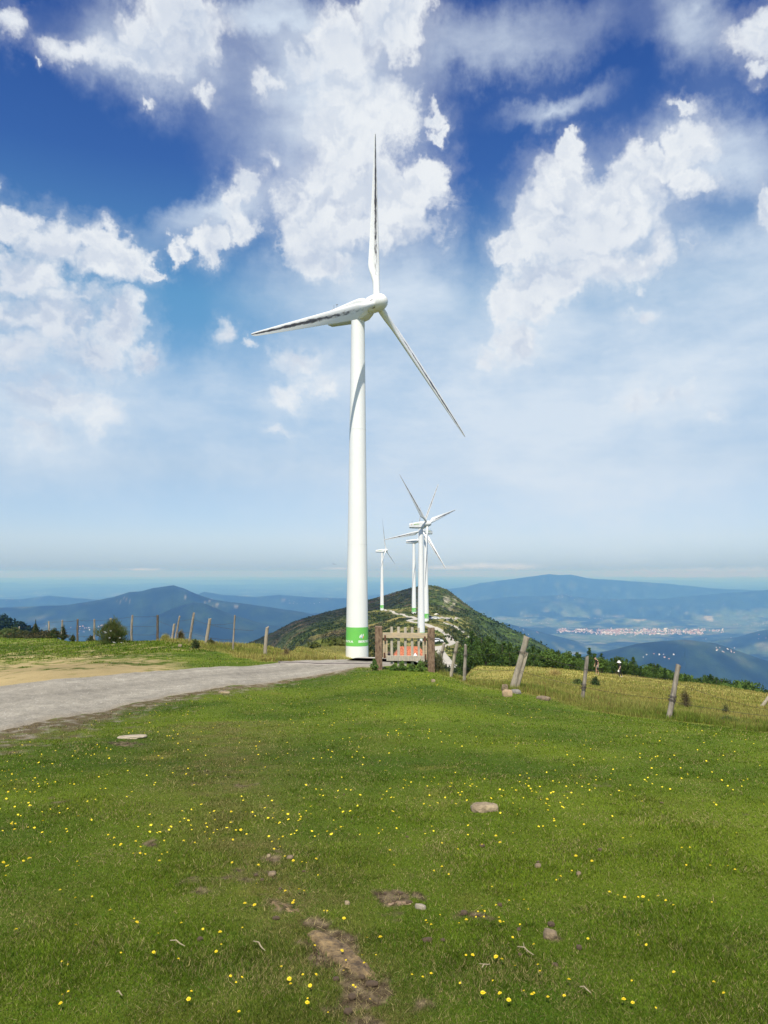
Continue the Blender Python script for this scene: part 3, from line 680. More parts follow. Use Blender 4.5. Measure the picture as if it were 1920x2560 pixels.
# clear sky
sky = nt.nodes.new('ShaderNodeTexSky'); sky.sky_type = 'NISHITA'; sky.sun_disc = False
sky.sun_elevation = SUN_EL; sky.sun_rotation = SUN_AZ; sky.altitude = 1000; sky.air_density = 1.0; sky.dust_density = 1.0; sky.ozone_density = 2.0
elr = nt.nodes.new('ShaderNodeValToRGB'); L(mrange(el, -.02, .68, smooth=False), elr.inputs['Fac'])
SKY_RAMP = [(0, (.24, .42, .74)), (.03, (.40, .54, .84)), (.09, (.62, .65, .79)), (.22, (.73, .72, .72)), (.345, (.58, .79, .83)), (.52, (.54, .90, .94)), (.73, (.27, .50, .84)), (.95, (.19, .39, .80))]
while len(elr.color_ramp.elements) < len(SKY_RAMP): elr.color_ramp.elements.new(.5)
for e_, (p_, c_) in zip(elr.color_ramp.elements, SKY_RAMP): e_.position = p_; e_.color = (*c_, 1)
skyc = mixn(1.0, sky.outputs[0], elr.outputs[0], 'MULTIPLY')
SKY_STRENGTH = .10
# clouds are given in the units of the picture; divide by the strength they are multiplied with
vs = nt.nodes.new('ShaderNodeVectorMath'); vs.operation = 'SCALE'; L(skyc, vs.inputs[0]); vs.inputs['Scale'].default_value = 1.6 / 1.149
def up(c):
    n = nt.nodes.new('ShaderNodeVectorMath'); n.operation = 'SCALE'; n.inputs['Scale'].default_value = 1 / SKY_STRENGTH / 1.149
    if isinstance(c, tuple): n.inputs[0].default_value = c
    else: L(c, n.inputs[0])
    return n.outputs[0]
base = mixn(mth('MULTIPLY', veil, .92, clamp=True), vs.outputs[0], up((.69, .785, .895)))
alpha = mth('MAXIMUM', alpha, mth('MULTIPLY', halo, .34))
base = mixn(mth('MULTIPLY', alpha, mth('SUBTRACT', .97, mth('MULTIPLY', mrange(el, .30, .0), .55))), base, up(ccol))
# pale cloud added in the unseen sky, above and behind, to neutralise its light
rest = mth('MAXIMUM', mrange(el, .74, .95), mrange(mth('ABSOLUTE', az), .68, .92))
base = mixn(mth('MULTIPLY', rest, mrange(noise(P0, 2.6, 6, .6, off=(3, 3, 0)), .44, .62, .12, .85)), base, up((.74, .76, .78)))
# low banks of cloud above the horizon
HB = field([(1520, 1241, 200, 13, 0, 1.1), (1400, 1240, 120, 10, 0, 1), (1640, 1243, 120, 15, 0, 1.1), (1040, 1222, 60, 7, 0, 1), (960, 1226, 60, 6, 0, .9), (1110, 1224, 70, 10, 0, .8), (1000, 1240, 90, 9, 0, .7), (310, 1230, 50, 4, 0, .9), (730, 1228, 60, 5, 0, .7), (1640, 1258, 90, 9, 0, 1)], .3, 0, P0)
hb = mth('MULTIPLY', mrange(mth('ADD', HB, mth('MULTIPLY', mth('SUBTRACT', n_fin, .5), 1.2)), -.3, .8), .8)
base = mixn(hb, base, up((.72, .77, .85)))
L(base, bg.inputs['Color']); bg.inputs['Strength'].default_value = SKY_STRENGTH
W.cycles.sampling_method = 'MANUAL'; W.cycles.sample_map_resolution = 512

# haze: closed box of even, pale blue air
S_ = 102000
mb = MB(); mb.box((0, 0, (70 - 1120) / 2), (2 * S_, 2 * S_, 70 + 1120))
hm = bpy.data.materials.new('haze_air'); hm.use_nodes = True
hm.node_tree.nodes.remove(hm.node_tree.nodes['Principled BSDF'])
pv = hm.node_tree.nodes.new('ShaderNodeVolumePrincipled')
pv.inputs['Color'].default_value = (.13, .34, .80, 1); pv.inputs['Density'].default_value = 1.05e-4; pv.inputs['Anisotropy'].default_value = 0.0
pv.inputs['Absorption Color'].default_value = (.86, .76, .10, 1)
hm.node_tree.links.new(pv.outputs[0], hm.node_tree.nodes['Material Output'].inputs['Volume'])
try: hm.cycles.homogeneous_volume = True
except Exception: pass
tag(mb.build('haze', hm), kind='stuff')
cy = SC.cycles
cy.use_denoising = True; cy.max_bounces = 5; cy.diffuse_bounces = 2; cy.glossy_bounces = 2; cy.transmission_bounces = 2; cy.volume_bounces = 1; cy.transparent_max_bounces = 6
cy.sample_clamp_indirect = 4; cy.caustics_reflective = False; cy.caustics_refractive = False
try: cy.denoiser = 'OPENIMAGEDENOISE'
except Exception: pass
# ------------------------------------------------------------------ wind turbines
paint = simple('turbine_white', (.80, .81, .80), rough=.38, var=.045, scale=.5, stretch=(1, 1, .35))
under = simple('nacelle_white', (.78, .79, .78), rough=.4, var=.08, scale=1.2)
green = simple('tower_band_green', (.16, .54, .10), rough=.45, var=.06, scale=.8)
white = simple('lettering_white', (.86, .87, .86), rough=.5, var=.02)
dark = simple('dark_seal', (.07, .035, .03), rough=.6, var=.2)
orange = simple('logo_orange', (.85, .33, .03), rough=.5, var=.02); blue = simple('logo_blue', (.03, .35, .65), rough=.5, var=.02); lime = simple('logo_green', (.35, .62, .10), rough=.5, var=.02)
grey = simple('grey_steel', (.25, .26, .27), rough=.5, var=.1, metal=.3)
def blade_material():
    m, nt, b = new_mat('blade_white')
    tc = nt.nodes.new('ShaderNodeTexCoord'); mp = nt.nodes.new('ShaderNodeMapping'); mp.inputs['Scale'].default_value = (2.2, 2.2, .55); nt.links.new(tc.outputs['Object'], mp.inputs[0])
    nz = nt.nodes.new('ShaderNodeTexNoise'); nz.inputs['Scale'].default_value = 1.6; nz.inputs['Detail'].default_value = 7; nz.inputs['Roughness'].default_value = .7; nt.links.new(mp.outputs[0], nz.inputs['Vector'])
    a = nt.nodes.new('ShaderNodeAttribute'); a.attribute_name = 'soot'
    ad = nt.nodes.new('ShaderNodeMath'); ad.operation = 'MULTIPLY_ADD'; nt.links.new(nz.outputs['Fac'], ad.inputs[0]); ad.inputs[1].default_value = 1.7; nt.links.new(a.outputs['Fac'], ad.inputs[2])
    mr = nt.nodes.new('ShaderNodeMapRange'); nt.links.new(ad.outputs[0], mr.inputs['Value']); mr.inputs['From Min'].default_value = 1.25; mr.inputs['From Max'].default_value = 1.75; mr.interpolation_type = 'SMOOTHSTEP'
    mx = nt.nodes.new('ShaderNodeMix'); mx.data_type = 'RGBA'; nt.links.new(mr.outputs[0], mx.inputs[0]); mx.inputs[6].default_value = (.78, .785, .775, 1); mx.inputs[7].default_value = (.05, .045, .045, 1)
    nt.links.new(mx.outputs[2], b.inputs['Base Color']); b.inputs['Roughness'].default_value = .4
    return m
blade_mat = blade_material()
RAD = 23.5
def blade_mesh():
    st = np.concatenate([np.linspace(0, .28, 22), np.linspace(.30, .98, 30), [.99, .996, 1.0]])
    n = 28; rows = []; soot = []
    for s in st:
        z = .75 + s * (RAD - .75)
        rt = np.clip((s - .03) / .15, 0, 1); rt = rt * rt * (3 - 2 * rt)
        ch = .86 * (1 - rt) + rt * (2.02 * (1 - s) ** .92 + .34 * s) * 1.0
        if s > .97: ch *= max(.12, math.sqrt(max(0, 1 - ((s - .97) / .031) ** 2)))
        th_ = .86 * (1 - rt) + rt * (ch * (.30 - .16 * s))
        tw = -(R(22) * (1 - s) ** 1.6 - R(2))
        off = -.22 * rt * ch                                    # leading edge stays nearly straight
        row = []
        for q in range(n):
            a = 2 * math.pi * q / n
            cx = math.cos(a); sy = math.sin(a)
            circ = (cx * .43, sy * .43)
            u = (1 - cx) / 2                                       # 0 leading edge, 1 trailing
            t = (.2969 * math.sqrt(u) - .126 * u - .3516 * u * u + .2843 * u ** 3 - .1015 * u ** 4) / .2 * 1.0
            foil = (ch * (.5 - u) , math.copysign(t * th_ * .95, sy) if abs(sy) > 1e-6 else 0)
            x = circ[0] * (1 - rt) + foil[0] * rt + off; y = circ[1] * (1 - rt) + foil[1] * rt
            c, s_ = math.cos(tw), math.sin(tw)
            row.append((x * c - y * s_, x * s_ + y * c, z))
            # soot gathers on the windward face just behind the leading edge
            f = math.exp(-((u - .44) / .24) ** 2) if sy < 0 else 0
            soot.append(f * (.50 + .55 * min(1, max(0, (s - .16) / .4))) if s > .12 else 0)
        rows.append(row)
    V = np.array(rows).reshape(-1, 3); m = len(st)
    i, j = np.meshgrid(np.arange(m - 1), np.arange(n), indexing='ij'); k = (j + 1) % n
    Fq = np.stack([i * n + j, i * n + k, (i + 1) * n + k, (i + 1) * n + j], -1).reshape(-1, 4)
    cap = np.arange(n)[None] + (m - 1) * n
    return V, [Fq, cap], np.array(soot)
def text_mesh(txt, size, res=2):
    cu = bpy.data.curves.new('lettering', 'FONT'); cu.body = txt; cu.size = size; cu.resolution_u = res; cu.offset = size * .035; cu.space_character = 1.02
    ob = bpy.data.objects.new('lettering', cu); COL.objects.link(ob)
    bpy.context.view_layer.update()
    dg = bpy.context.evaluated_depsgraph_get(); me = bpy.data.meshes.new_from_object(ob.evaluated_get(dg))
    bpy.data.objects.remove(ob); bpy.data.curves.remove(cu)
    me.name = 'lettering'
    return me
HT = 41.4                                                    # tower height
def tower_r(z): return 1.36 + (0.83 - 1.36) * min(1, max(0, z) / HT) ** .92
def leaf(cx, cz, w, h, lean, n=10):
    pts = []
    for i in range(n + 1):
        t = i / n; pts.append((cx + w * math.sin(math.pi * t) ** .8 * (.6 + .4 * t) + lean * t, cz + h * t))
    for i in range(n, -1, -1):
        t = i / n; pts.append((cx - w * .25 * math.sin(math.pi * t) + lean * t, cz + h * t))
    return pts
def wrap(co, a0, r):                                         # flat (x, z) onto the tower
    a = a0 + co[0] / r; return (r * math.sin(a), -r * math.cos(a), co[1])
TXT = text_mesh('IBERDROLA', .52)
_x = [v.co.x for v in TXT.vertices]; TX0, TXW = min(_x), max(_x) - min(_x)
def build_turbine(loc, yaw, roll, label, tilt=R(5), first=None):
    root = empty('wind_turbine', loc)
    tag(root, label, 'wind turbine', 'white three bladed wind turbines along the ridge')
    if first is None:
        mb = MB()
        prof = [(tower_r(z), z) for z in np.linspace(-1.5, HT, 30)]
        mb.lathe(prof, 64, True); tw = mb.build('tower', paint, root); smooth_angle(tw, 40)
        for z0 in (13.6, 27.5):
            mb = MB(); mb.lathe([(tower_r(z0) + .004, z0 - .05), (tower_r(z0) + .010, z0 - .03), (tower_r(z0) + .010, z0 + .03), (tower_r(z0) + .004, z0 + .05)], 64, False)
            smooth_angle(mb.build('flange', paint, tw), 30)
        mb = MB(); mb.lathe([(tower_r(z) + .006, z) for z in (1.55, 2.2, 2.9, 3.75)], 64, False)
        smooth_angle(mb.build('green_band', green, tw), 40)
        # lettering and leaf emblem three times round the band
        mb = MB(); lg = MB(); r = tower_r(2.4) + .014
        me = TXT
        sc = (R(93) * r) / TXW
        for k in range(3):
            a0 = R(9) + k * R(120)
            mb.add([wrap(((v.co.x - TX0) * sc, 1.98 + v.co.y * sc * .92), a0, r) for v in me.vertices], [list(p.vertices) for p in me.polygons])
            for (cx, cz, w, h, ln, mi) in [(-.26, 2.50, .13, .42, .12, 0), (-.10, 2.46, .13, .56, .14, 0), (.10, 2.44, .13, .60, .16, 0), (-.02, 2.44, .09, .40, .12, 1), (.14, 2.44, .09, .36, .12, 2), (.24, 2.46, .07, .30, .12, 3)]:
                rr_ = r + .004 * mi
                pp = leaf(cx + .36, cz, w, h, ln)
                lg.add([wrap(p, a0, rr_) for p in pp], [list(range(len(pp)))], mi)
        mb.build('lettering', white, tw)
        lg.build('emblem', [white, blue, orange, lime], tw)
        mb = MB()                                             # service door at the back of the shaft
        mb.rings([[(1.375 * math.sin(a), 1.375 * math.cos(a), z) for a in np.linspace(R(20), R(54), 8)] for z in (.15, 1.45)], False, close=False)
        mb.build('door', grey, tw)
        # nacelle
        sec = [(-4.6, -.30, .95, .62), (-4.45, -.52, 1.12, .80), (-1.2, -.72, 1.46, .98), (.5, -.78, 1.66, 1.02), (1.25, -.66, 1.60, 1.0), (1.95, -.28, 1.22, .82)]
        rings = []
        for x, z0, z1, w in sec:
            z0 += .45; z1 += .45; c = .36
            rings.append([(x, -w, z0 + c), (x, -w, z1 - c), (x, -w + c, z1), (x, w - c, z1), (x, w, z1 - c), (x, w, z0 + c), (x, w - c, z0 - .12), (x, -w + c, z0 - .12)])
        mb = MB(); mb.rings(rings); nc = mb.build('nacelle', under, root); smooth_angle(nc, 20)
        mb = MB(); mb.tube([(-3.6, .3, 1.7), (-3.6, .3, 2.5)], .03, 6); mb.tube([(-3.6, -.3, 1.7), (-3.6, -.3, 2.25)], .03, 6); mb.box((-3.6, .3, 2.5), (.3, .06, .06)); mb.build('wind_vane', grey, nc)
        mb = MB()                                             # operator marks on both flanks
        for sgn in (-1, 1):
            for p in me.polygons:
                vs = [me.vertices[i].co for i in p.vertices]
                mb.add([((-sgn if sgn > 0 else 1) * ((v.x - TX0) * .95 / TXW * 2.4 - 1.0) - 1.3, sgn * 1.035, 1.05 + v.y * .8) for v in vs], [list(range(len(vs)))], 0)
            pp = leaf(-3.35 if sgn < 0 else -.1, .95, .16, .5, .12); mb.add([(x, sgn * 1.0 * (1.02), z) for x, z in pp], [list(range(len(pp)))], 1)
        mb.build('lettering', [lime, orange], nc)
        mb = MB(); mb.lathe([(.88, -.35), (.98, .05), (.98, .35)], 32); smooth_angle(mb.build('yaw_collar', grey, nc), 30)
        # rotor
        mb = MB(); mb.lathe([(.80, -1.05), (1.0, -.98), (1.06, -.6), (1.08, 0), (1.06, .35), (.98, .62)], 48, True); hub = mb.build('hub', under, root); smooth_angle(hub, 40)
        mb = MB(); mb.lathe([(.985, .60), (.93, .85), (.76, 1.12), (.48, 1.36), (.2, 1.46), (.02, 1.48)], 48, True); smooth_angle(mb.build('nose_cone', under, hub), 40)
        V, Fs, soot = blade_mesh()
        b0 = None
        for k in range(3):
            if b0 is None:
                b0 = np_mesh('blade', V, Fs, blade_mat, {'soot': soot}, smooth=True, parent=root)
                mb = MB(); mb.lathe([(.43, .86), (.52, .88), (.52, .97), (.43, .99)], 32, False); sl = mb.build('root_seal', dark, b0); smooth_angle(sl, 40)
                bl = b0
            else:
                bl = b0.copy(); link(bl, root); s2 = b0.children[0].copy(); link(s2, bl)
            bl['k'] = k
        parts = root
    else:
        def cp(o, par):
            c = o.copy(); link(c, par)
            for ch in o.children: cp(ch, c)
            return c
        for ch in first.children: cp(ch, root)
    # place the nacelle and the rotor
    Mn = Matrix.Translation((0, 0, HT)) @ Matrix.Rotation(math.atan2(-math.cos(yaw), math.sin(yaw)), 4, 'Z')
    ax = Vector((math.cos(tilt), 0, math.sin(tilt))); upv = Vector((-math.sin(tilt), 0, math.cos(tilt))); hv = Vector((0, 1, 0))
    Mh = Mn @ Matrix.Translation(Vector((0, 0, 1.02)) + ax * 2.85) @ Matrix((hv, upv, ax)).transposed().to_4x4()
    kk = 0
    for ch in root.children:
        if ch.name.startswith('nacelle'): ch.matrix_local = Mn
        elif ch.name.startswith('hub'): ch.matrix_local = Mh
        elif ch.name.startswith('blade'):
            t = roll + kk * 2 * math.pi / 3; kk += 1
            span = Vector((math.sin(t), math.cos(t), 0)); lead = Vector((math.cos(t), -math.sin(t), 0))
            ch.matrix_local = Mh @ Matrix((lead, Vector((0, 0, -1)), span)).transposed().to_4x4()
    return root
D1 = 92.27
t1 = build_turbine((-3.2 , D1, -10.25), R(54), R(6.1), 'large white wind turbine nearest the camera, standing behind the wooden gate, one blade pointing up')
def base_at(px, py, D): return at(px, py, D)
t2 = build_turbine(base_at(1053, 1607, 278), R(57), R(-46), 'second white wind turbine seen directly through the wooden gate, two blades raised in a V', first=t1)
t4 = build_turbine(base_at(1065, 1554, 364), R(-40), R(21), 'white wind turbine hidden behind the tower over the gate, one blade pointing left', first=t1)
t3 = build_turbine(base_at(1035, 1536, 448), R(70), R(27), 'white wind turbine on a pale concrete pad left of the double tower over the gate', first=t1)
t5 = build_turbine(base_at(955, 1526, 550), R(74), R(-6), 'small far white wind turbine at the end of the concrete track, left of the others', first=t1)
mb = MB(); mb.lathe([(3.9, -1.6), (3.7, .1), (3.6, .14)], 24); mb.build('foundation', simple('concrete', (.5, .48, .43), .9, .15, 3), t3)
for o in bpy.data.objects:
    if 'k' in o.keys(): del o['k']
# ------------------------------------------------------------------ fences, gate, cattle grid
wood_old = simple('weathered_wood', (.36, .32, .26), .9, .4, 3.0, stretch=(7, 7, 1.2), bump=.6, bscale=18, col2=(.15, .125, .10), detail=8)
wood_pale = simple('pale_weathered_wood', (.42, .37, .28), .9, .4, 3.0, stretch=(7, 7, 1.2), bump=.6, bscale=18, col2=(.24, .205, .16), detail=8)
wood_dark = simple('dark_weathered_wood', (.16, .13, .10), .9, .4, 3.0, stretch=(7, 7, 1.2), bump=.6, bscale=18, col2=(.05, .042, .035), detail=8)
plank_m = simple('gate_plank', (.56, .42, .25), .85, .3, 4.0, stretch=(1.5, 6, 9), bump=.4, bscale=20, col2=(.36, .31, .24), detail=8)
picket_m = simple('gate_picket', (.54, .46, .34), .85, .3, 4.0, stretch=(8, 6, 1.5), bump=.4, bscale=20, col2=(.30, .28, .25), detail=8)
sleeper = simple('old_railway_timber', (.29, .20, .13), .9, .4, 5.0, stretch=(3.5, 3.5, 1.4), bump=.8, bscale=16, col2=(.10, .055, .035), detail=9)
rust = simple('rusty_iron', (.16, .06, .03), .8, .4, 14, col2=(.06, .03, .022))
wire_m = simple('wire', (.09, .075, .065), .6, .3, 10, metal=.5)
stone_m = simple('stone', (.27, .20, .12), .95, .35, 12, bump=.9, bscale=26, col2=(.11, .085, .055), detail=9)
pale_stone = simple('pale_stone', (.36, .285, .175), .95, .3, 12, bump=.9, bscale=30, col2=(.16, .12, .075), detail=8)
def post(parent, base, top, r, mat, label=None, split=False, name='post'):
    base = Vector(base); top = Vector(top)
    mb = MB(); n = 9; pts = []; rad = []
    down = (base - top).normalized() * .25
    bend = Vector((random.uniform(-.02, .02), random.uniform(-.02, .02), 0))
    for i in range(n + 1):
        t = i / n; p = (base + down) * (1 - t) + top * t + bend * math.sin(t * math.pi)
        pts.append(p); rad.append(r * (1.08 - .2 * t) * random.uniform(.93, 1.07))
    st = len(mb.v); k = 9
    mb.tube(pts, [.86 * a for a in rad], k, True, 0, .10, .8)
    # the sawn, weathered top is slanted and jagged
    for j in range(k):
        x, y, z = mb.v[len(mb.v) - k + j]; mb.v[len(mb.v) - k + j] = (x, y, z + random.uniform(-.035, .03))
    if split:
        q = r * .9; mb.tube([p + Vector((q, .0, -.03)) for p in pts[:-2]], [.5 * a for a in rad[:-2]], 6, True, 0, .2)
    o = mb.build(name, mat, parent); smooth_angle(o, 45)
    if label: o['label'] = label
    return o
def tops(px0, py0, px1, py1, Y, Yt=None):
    b = at(px0, py0, Y); g = gz(b.x, b.y); b.z = min(b.z, g + .05) if abs(b.z - g) < .6 else g
    return b, at(px1, py1, Yt or Y)
def wire(parent, pts, sag=.03, r=.0022, barbs=True):
    mb = MB()
    for a, b in zip(pts[:-1], pts[1:]):
        a = Vector(a); b = Vector(b); L_ = (b - a).length; n = 8
        seg = [a.lerp(b, i / n) - Vector((0, 0, sag * 4 * (i / n) * (1 - i / n) * L_ / 3)) for i in range(n + 1)]
        mb.tube(seg, r, 5, False)
        if barbs and L_ < 9:
            m = max(2, int(L_ / .28))
            for i in range(1, m):
                t = i / m; p = a.lerp(b, t) - Vector((0, 0, sag * 4 * t * (1 - t) * L_ / 3)); d = Vector((random.uniform(-1, 1), random.uniform(-1, 1), random.uniform(-1, 1))).normalized() * .02
                mb.tube([p - d, p + d], r * .8, 3, False)
    return mb.build('wire', wire_m, parent)
# left fence on the skyline
LF = [(48, 1593, 48, 1567, 66, .075, wood_pale), (84, 1597, 86, 1561, 60, .08, wood_dark), (122, 1590, 122, 1553, 56, .075, wood_pale), (155, 1595, 156, 1551, 53, .08, wood_old), (194, 1597, 194, 1548, 49, .075, wood_dark), (236, 1598, 236, 1548, 47, .075, wood_old),
      (277, 1600, 277, 1546, 45, .08, wood_pale), (329, 1597, 331, 1538, 43, .075, wood_old), (394, 1597, 394, 1537, 40, .08, wood_dark), (430, 1600, 436, 1559, 38, .075, wood_pale), (438, 1601, 449, 1540, 37.6, .06, wood_old), (473, 1608, 485, 1532, 36, .075, wood_old), (514, 1616, 525, 1547, 34, .09, wood_pale), (582, 1632, 587, 1538, 30.5, .045, wood_old), (663, 1641, 668, 1567, 29.5, .085, wood_pale)]
fl = empty('wire_fence', ground_at(400, 40)); tag(fl, 'sagging barbed wire fence of crooked grey posts beyond the road on the skyline', 'fence')
bpy.context.view_layer.update()
def rel(par, objs):
    for o in objs: o.matrix_parent_inverse = Matrix.Translation(-par.location)
LP = []
for i, (a, b, c, d, Y, r, m) in enumerate(LF):
    B, T = tops(a, b, c, d, Y); post(fl, B, T, r, m); LP.append((B, T))
for f_ in (.86, .52, .22):
    wire(fl, [B.lerp(T, min(.97, f_ * 1.1)) + Vector((0, -.05, 0)) for B, T in LP[:9]], .02, .006)
for f_ in (.8, .35):
    wire(fl, [B.lerp(T, f_) + Vector((0, -.06, 0)) for B, T in LP[8:14]], .03, .005)
B, T = LP[12]; wire(fl, [B.lerp(T, .8), LP[13][0].lerp(LP[13][1], .62), at(634, 1576, 30)], .02, .005)
rel(fl, fl.children)
# right fence from the gate across the meadow
RF = [(1093, 1687, 1110, 1608, 23.6, .062, wood_pale, 0), (1126, 1699, 1143.5, 1604.5, 22.4, .066, wood_pale, 0), (1160, 1707, 1164, 1612, 21.4, .06, wood_old, 0), (1280, 1729, 1317, 1593, 19.2, .105, wood_pale, 1), (1452, 1768, 1468, 1641, 18.2, .06, wood_old, 0), (1670, 1805, 1696, 1661.5, 16.4, .078, wood_old, 0), (1904, 1768, 1924, 1741, 40, .13, wood_pale, 0)]
fr = empty('wire_fence', ground_at(1300, 19)); tag(fr, 'loose wire fence of leaning grey posts between the mown grass and the dry meadow', 'fence')
RP = []
for i, (a, b, c, d, Y, r, m, sp) in enumerate(RF):
    B, T = tops(a, b, c, d, Y); RP.append((B, T))
    lab = {3: 'thickest post, leaning far to the right with stones at its foot', 4: 'slim grey post beside the man', 5: 'split grey post with rusty wire wrapped round it', 6: 'short broken pale stub'}.get(i)
    post(fr, B, T, r, m, lab, bool(sp))
    if i < 6:                                                 # wire wrapped round the post
        mb = MB()
        for f_ in ((.36, .42) if i in (4, 5) else (.7,)):
            c0 = B.lerp(T, f_); ax_ = (T - B).normalized(); u_ = ax_.orthogonal().normalized(); v_ = ax_.cross(u_)
            mb.tube([c0 + (u_ * math.cos(q * .55) + v_ * math.sin(q * .55)) * r * 1.06 + ax_ * q * .0015 for q in range(36)], .004, 4, False)
        mb.build('wire_wrap', wire_m, fr)
for f_ in (.75, .40):
    wire(fr, [B.lerp(T, f_) + Vector((0, -.05, 0)) for B, T in RP[:6]], .05, .0034)
wire(fr, [RP[5][0].lerp(RP[5][1], .36), RP[5][0].lerp(RP[5][1], .36) * .5 + at(1930, 1790, 15) * .5 - Vector((0, 0, .02)), at(1930, 1790, 15), at(2050, 1830, 14)], .05, .0034)
wire(fr, [RP[5][0].lerp(RP[5][1], .7), at(1800, 1745, 16), at(1925, 1775, 16), at(2050, 1800, 15)], .05, .0034)
rel(fr, fr.children)

# the gate between its two square timber posts
GY = 22.5
def gate_pt(px, py, dy=0): return at(px, py, GY + dy)
g0 = gate_pt(1010, 1668)
gate = empty('garden_gate', (g0.x, g0.y, gz(g0.x, g0.y))); tag(gate, 'small grey timber picket gate hung between two thick square posts', 'gate')
gparts = []
for (x0, x1, yt, yb, yaw_) in [(937.6, 956, 1566.5, 1667, .06), (1069, 1087, 1570, 1675, -.05)]:
    a = gate_pt(x0, yt); b = gate_pt(x1, yb); mb = MB(); w = b.x - a.x
    cz0, cz1 = b.z - .3, a.z
    n = 7; rings = []
    for i in range(n + 1):
        z = cz0 + (cz1 - cz0) * i / n; h = w / 2 * random.uniform(.97, 1.03); c = .02
        rings.append([((a.x + b.x) / 2 + sx * (h - (c if k else 0)) , GY + sy * (h * 1.0 - (0 if k else c)), z + (random.uniform(-.012, .012) if i == n else 0)) for sx, sy, k in [(-1, -1, 0), (-1, -1, 1), (1, -1, 1), (1, -1, 0), (1, 1, 0), (1, 1, 1), (-1, 1, 1), (-1, 1, 0)]])
    mb.rings(rings); o = mb.build('gate_post', sleeper, gate); smooth_angle(o, 50); gparts.append(o)
def plank(name, x0, y0, x1, y1, dy, th, mat, slant=0):
    a = gate_pt(x0, y0, dy); b = gate_pt(x1, y1, dy)
    mb = MB(); mb.box(((a.x + b.x) / 2, GY + dy, (a.z + b.z) / 2), (b.x - a.x, th, a.z - b.z), Euler((0, R(slant), 0)), bev=.006)
    o = mb.build(name, mat, gate); gparts.append(o); return o
plank('rail', 956.4, 1582, 1068.5, 1595.6, -.05, .045, plank_m, .6); plank('rail', 966, 1639.2, 1062, 1652.6, -.05, .045, picket_m, .5)
for x0, x1 in ((957, 962.5), (963.2, 969)): plank('stile', x0, 1584, x1, 1646, -.002, .04, plank_m)
for x0, x1 in ((1056, 1062), (1062.8, 1068)): plank('stile', x0, 1585, x1, 1650, -.002, .04, plank_m)
for x0, x1, y0, y1 in [(976, 982.6, 1567, 1664.5), (993, 1000, 1567, 1666.5), (1010, 1016.8, 1568, 1666), (1027, 1034, 1568, 1667.5), (1044, 1050, 1569, 1668.5)]: plank('picket', x0, y0, x1, y1, -.004, .022, picket_m, random.uniform(-.5, .5))
for x0, y0, x1, y1 in [(960.5, 1588, 965, 1603), (1060, 1591, 1064.4, 1604.5), (959, 1631.6, 963.5, 1645.5), (1061.5, 1635.4, 1066, 1649)]:
    a = gate_pt(x0, y0, -.085); b = gate_pt(x1, y1, -.085); mb = MB(); mb.box(((a.x + b.x) / 2, GY - .079, (a.z + b.z) / 2), (b.x - a.x, .008, a.z - b.z), bev=.002)
    gparts.append(mb.build('hinge_plate', rust, gate))
    for t in (.2, .8):
        mb = MB(); mb.tube([((a.x + b.x) / 2, GY - .083, a.z + (b.z - a.z) * t), ((a.x + b.x) / 2, GY - .092, a.z + (b.z - a.z) * t)], .008, 8); gparts.append(mb.build('bolt', rust, gate))
mb = MB(); a = gate_pt(1068, 1586, -.12); b = gate_pt(1086, 1597, -.14); mb.tube([a, a.lerp(b, .5) - Vector((0, 0, .04)), b], .006, 6); gparts.append(mb.build('wire_tie', wire_m, gate))
rel(gate, gparts)

# cattle grid across the road
ga = on_ground(700, 1660.5, 40); gb = on_ground(932, 1663.5, 40)
cg = empty('cattle_grid', ga.lerp(gb, .5)); tag(cg, 'rusty steel cattle grid set across the gravel road left of the gate', 'cattle grid')
dr = (gb - ga); Ld = dr.length; dr.normalize(); nr = Vector((-dr.y, dr.x, 0)).normalized(); gp = []
grid_m = simple('grid_steel', (.13, .10, .095), .8, .3, 10, col2=(.07, .05, .045))
pit = simple('dark_pit', (.045, .038, .034), .95, .3, 6)
def draped(name, o0, o1, lift, mat, n=60):
    mb = MB(); rs = []
    for i in range(n + 1):
        p = ga + dr * (Ld * i / n); r_ = []
        for o_, l in ((o0, lift - .03), (o0, lift), (o1, lift), (o1, lift - .03)):
            q = p + nr * o_; r_.append((q.x, q.y, gz(q.x, q.y) + l))
        rs.append(r_)
    mb.rings(rs); o = mb.build(name, mat, cg); gp.append(o)
draped('pit', 0.0, .30, .030, pit)
for k in range(3): draped('bar', .03 + k * .10, .03 + k * .10 + .04, .036, grid_m)
draped('kerb', -.12, -.02, .045, simple('concrete_kerb', (.42, .38, .33), .9, .2, 4)); draped('kerb', .32, .40, .036, simple('concrete_kerb', (.42, .38, .33), .9, .2, 4))
rel(cg, gp)

# ------------------------------------------------------------------ stones
def rock(loc, size, label, mat=stone_m, name='stone', rot=0, group=None, flat=False):
    bm = __import__('bmesh').new(); import bmesh
    bmesh.ops.create_icosphere(bm, subdivisions=3, radius=1)
    sd_ = random.uniform(0, 50)
    for v in bm.verts:
        n_ = float(fbm(np.array([v.co.x * 1.3 + sd_ + v.co.z]), np.array([v.co.y * 1.3 - v.co.z * .7]), 1, 4)[0])
        v.co *= 1 + .38 * n_
        for k in range(3):
            q = .80 if (not flat or k < 2) else .5
            if abs(v.co[k]) > q: v.co[k] = math.copysign(q + (abs(v.co[k]) - q) * .3, v.co[k])
        v.co.x *= size[0]; v.co.y *= size[1]; v.co.z *= size[2]
    me = bpy.data.meshes.new(name); bm.to_mesh(me); bm.free(); me.materials.append(mat)
    o = link(bpy.data.objects.new(name, me)); o.location = loc; o.rotation_euler = (random.uniform(-.1, .1), random.uniform(-.1, .1), rot); smooth_angle(o, 28)
    return tag(o, label, 'stone', group)
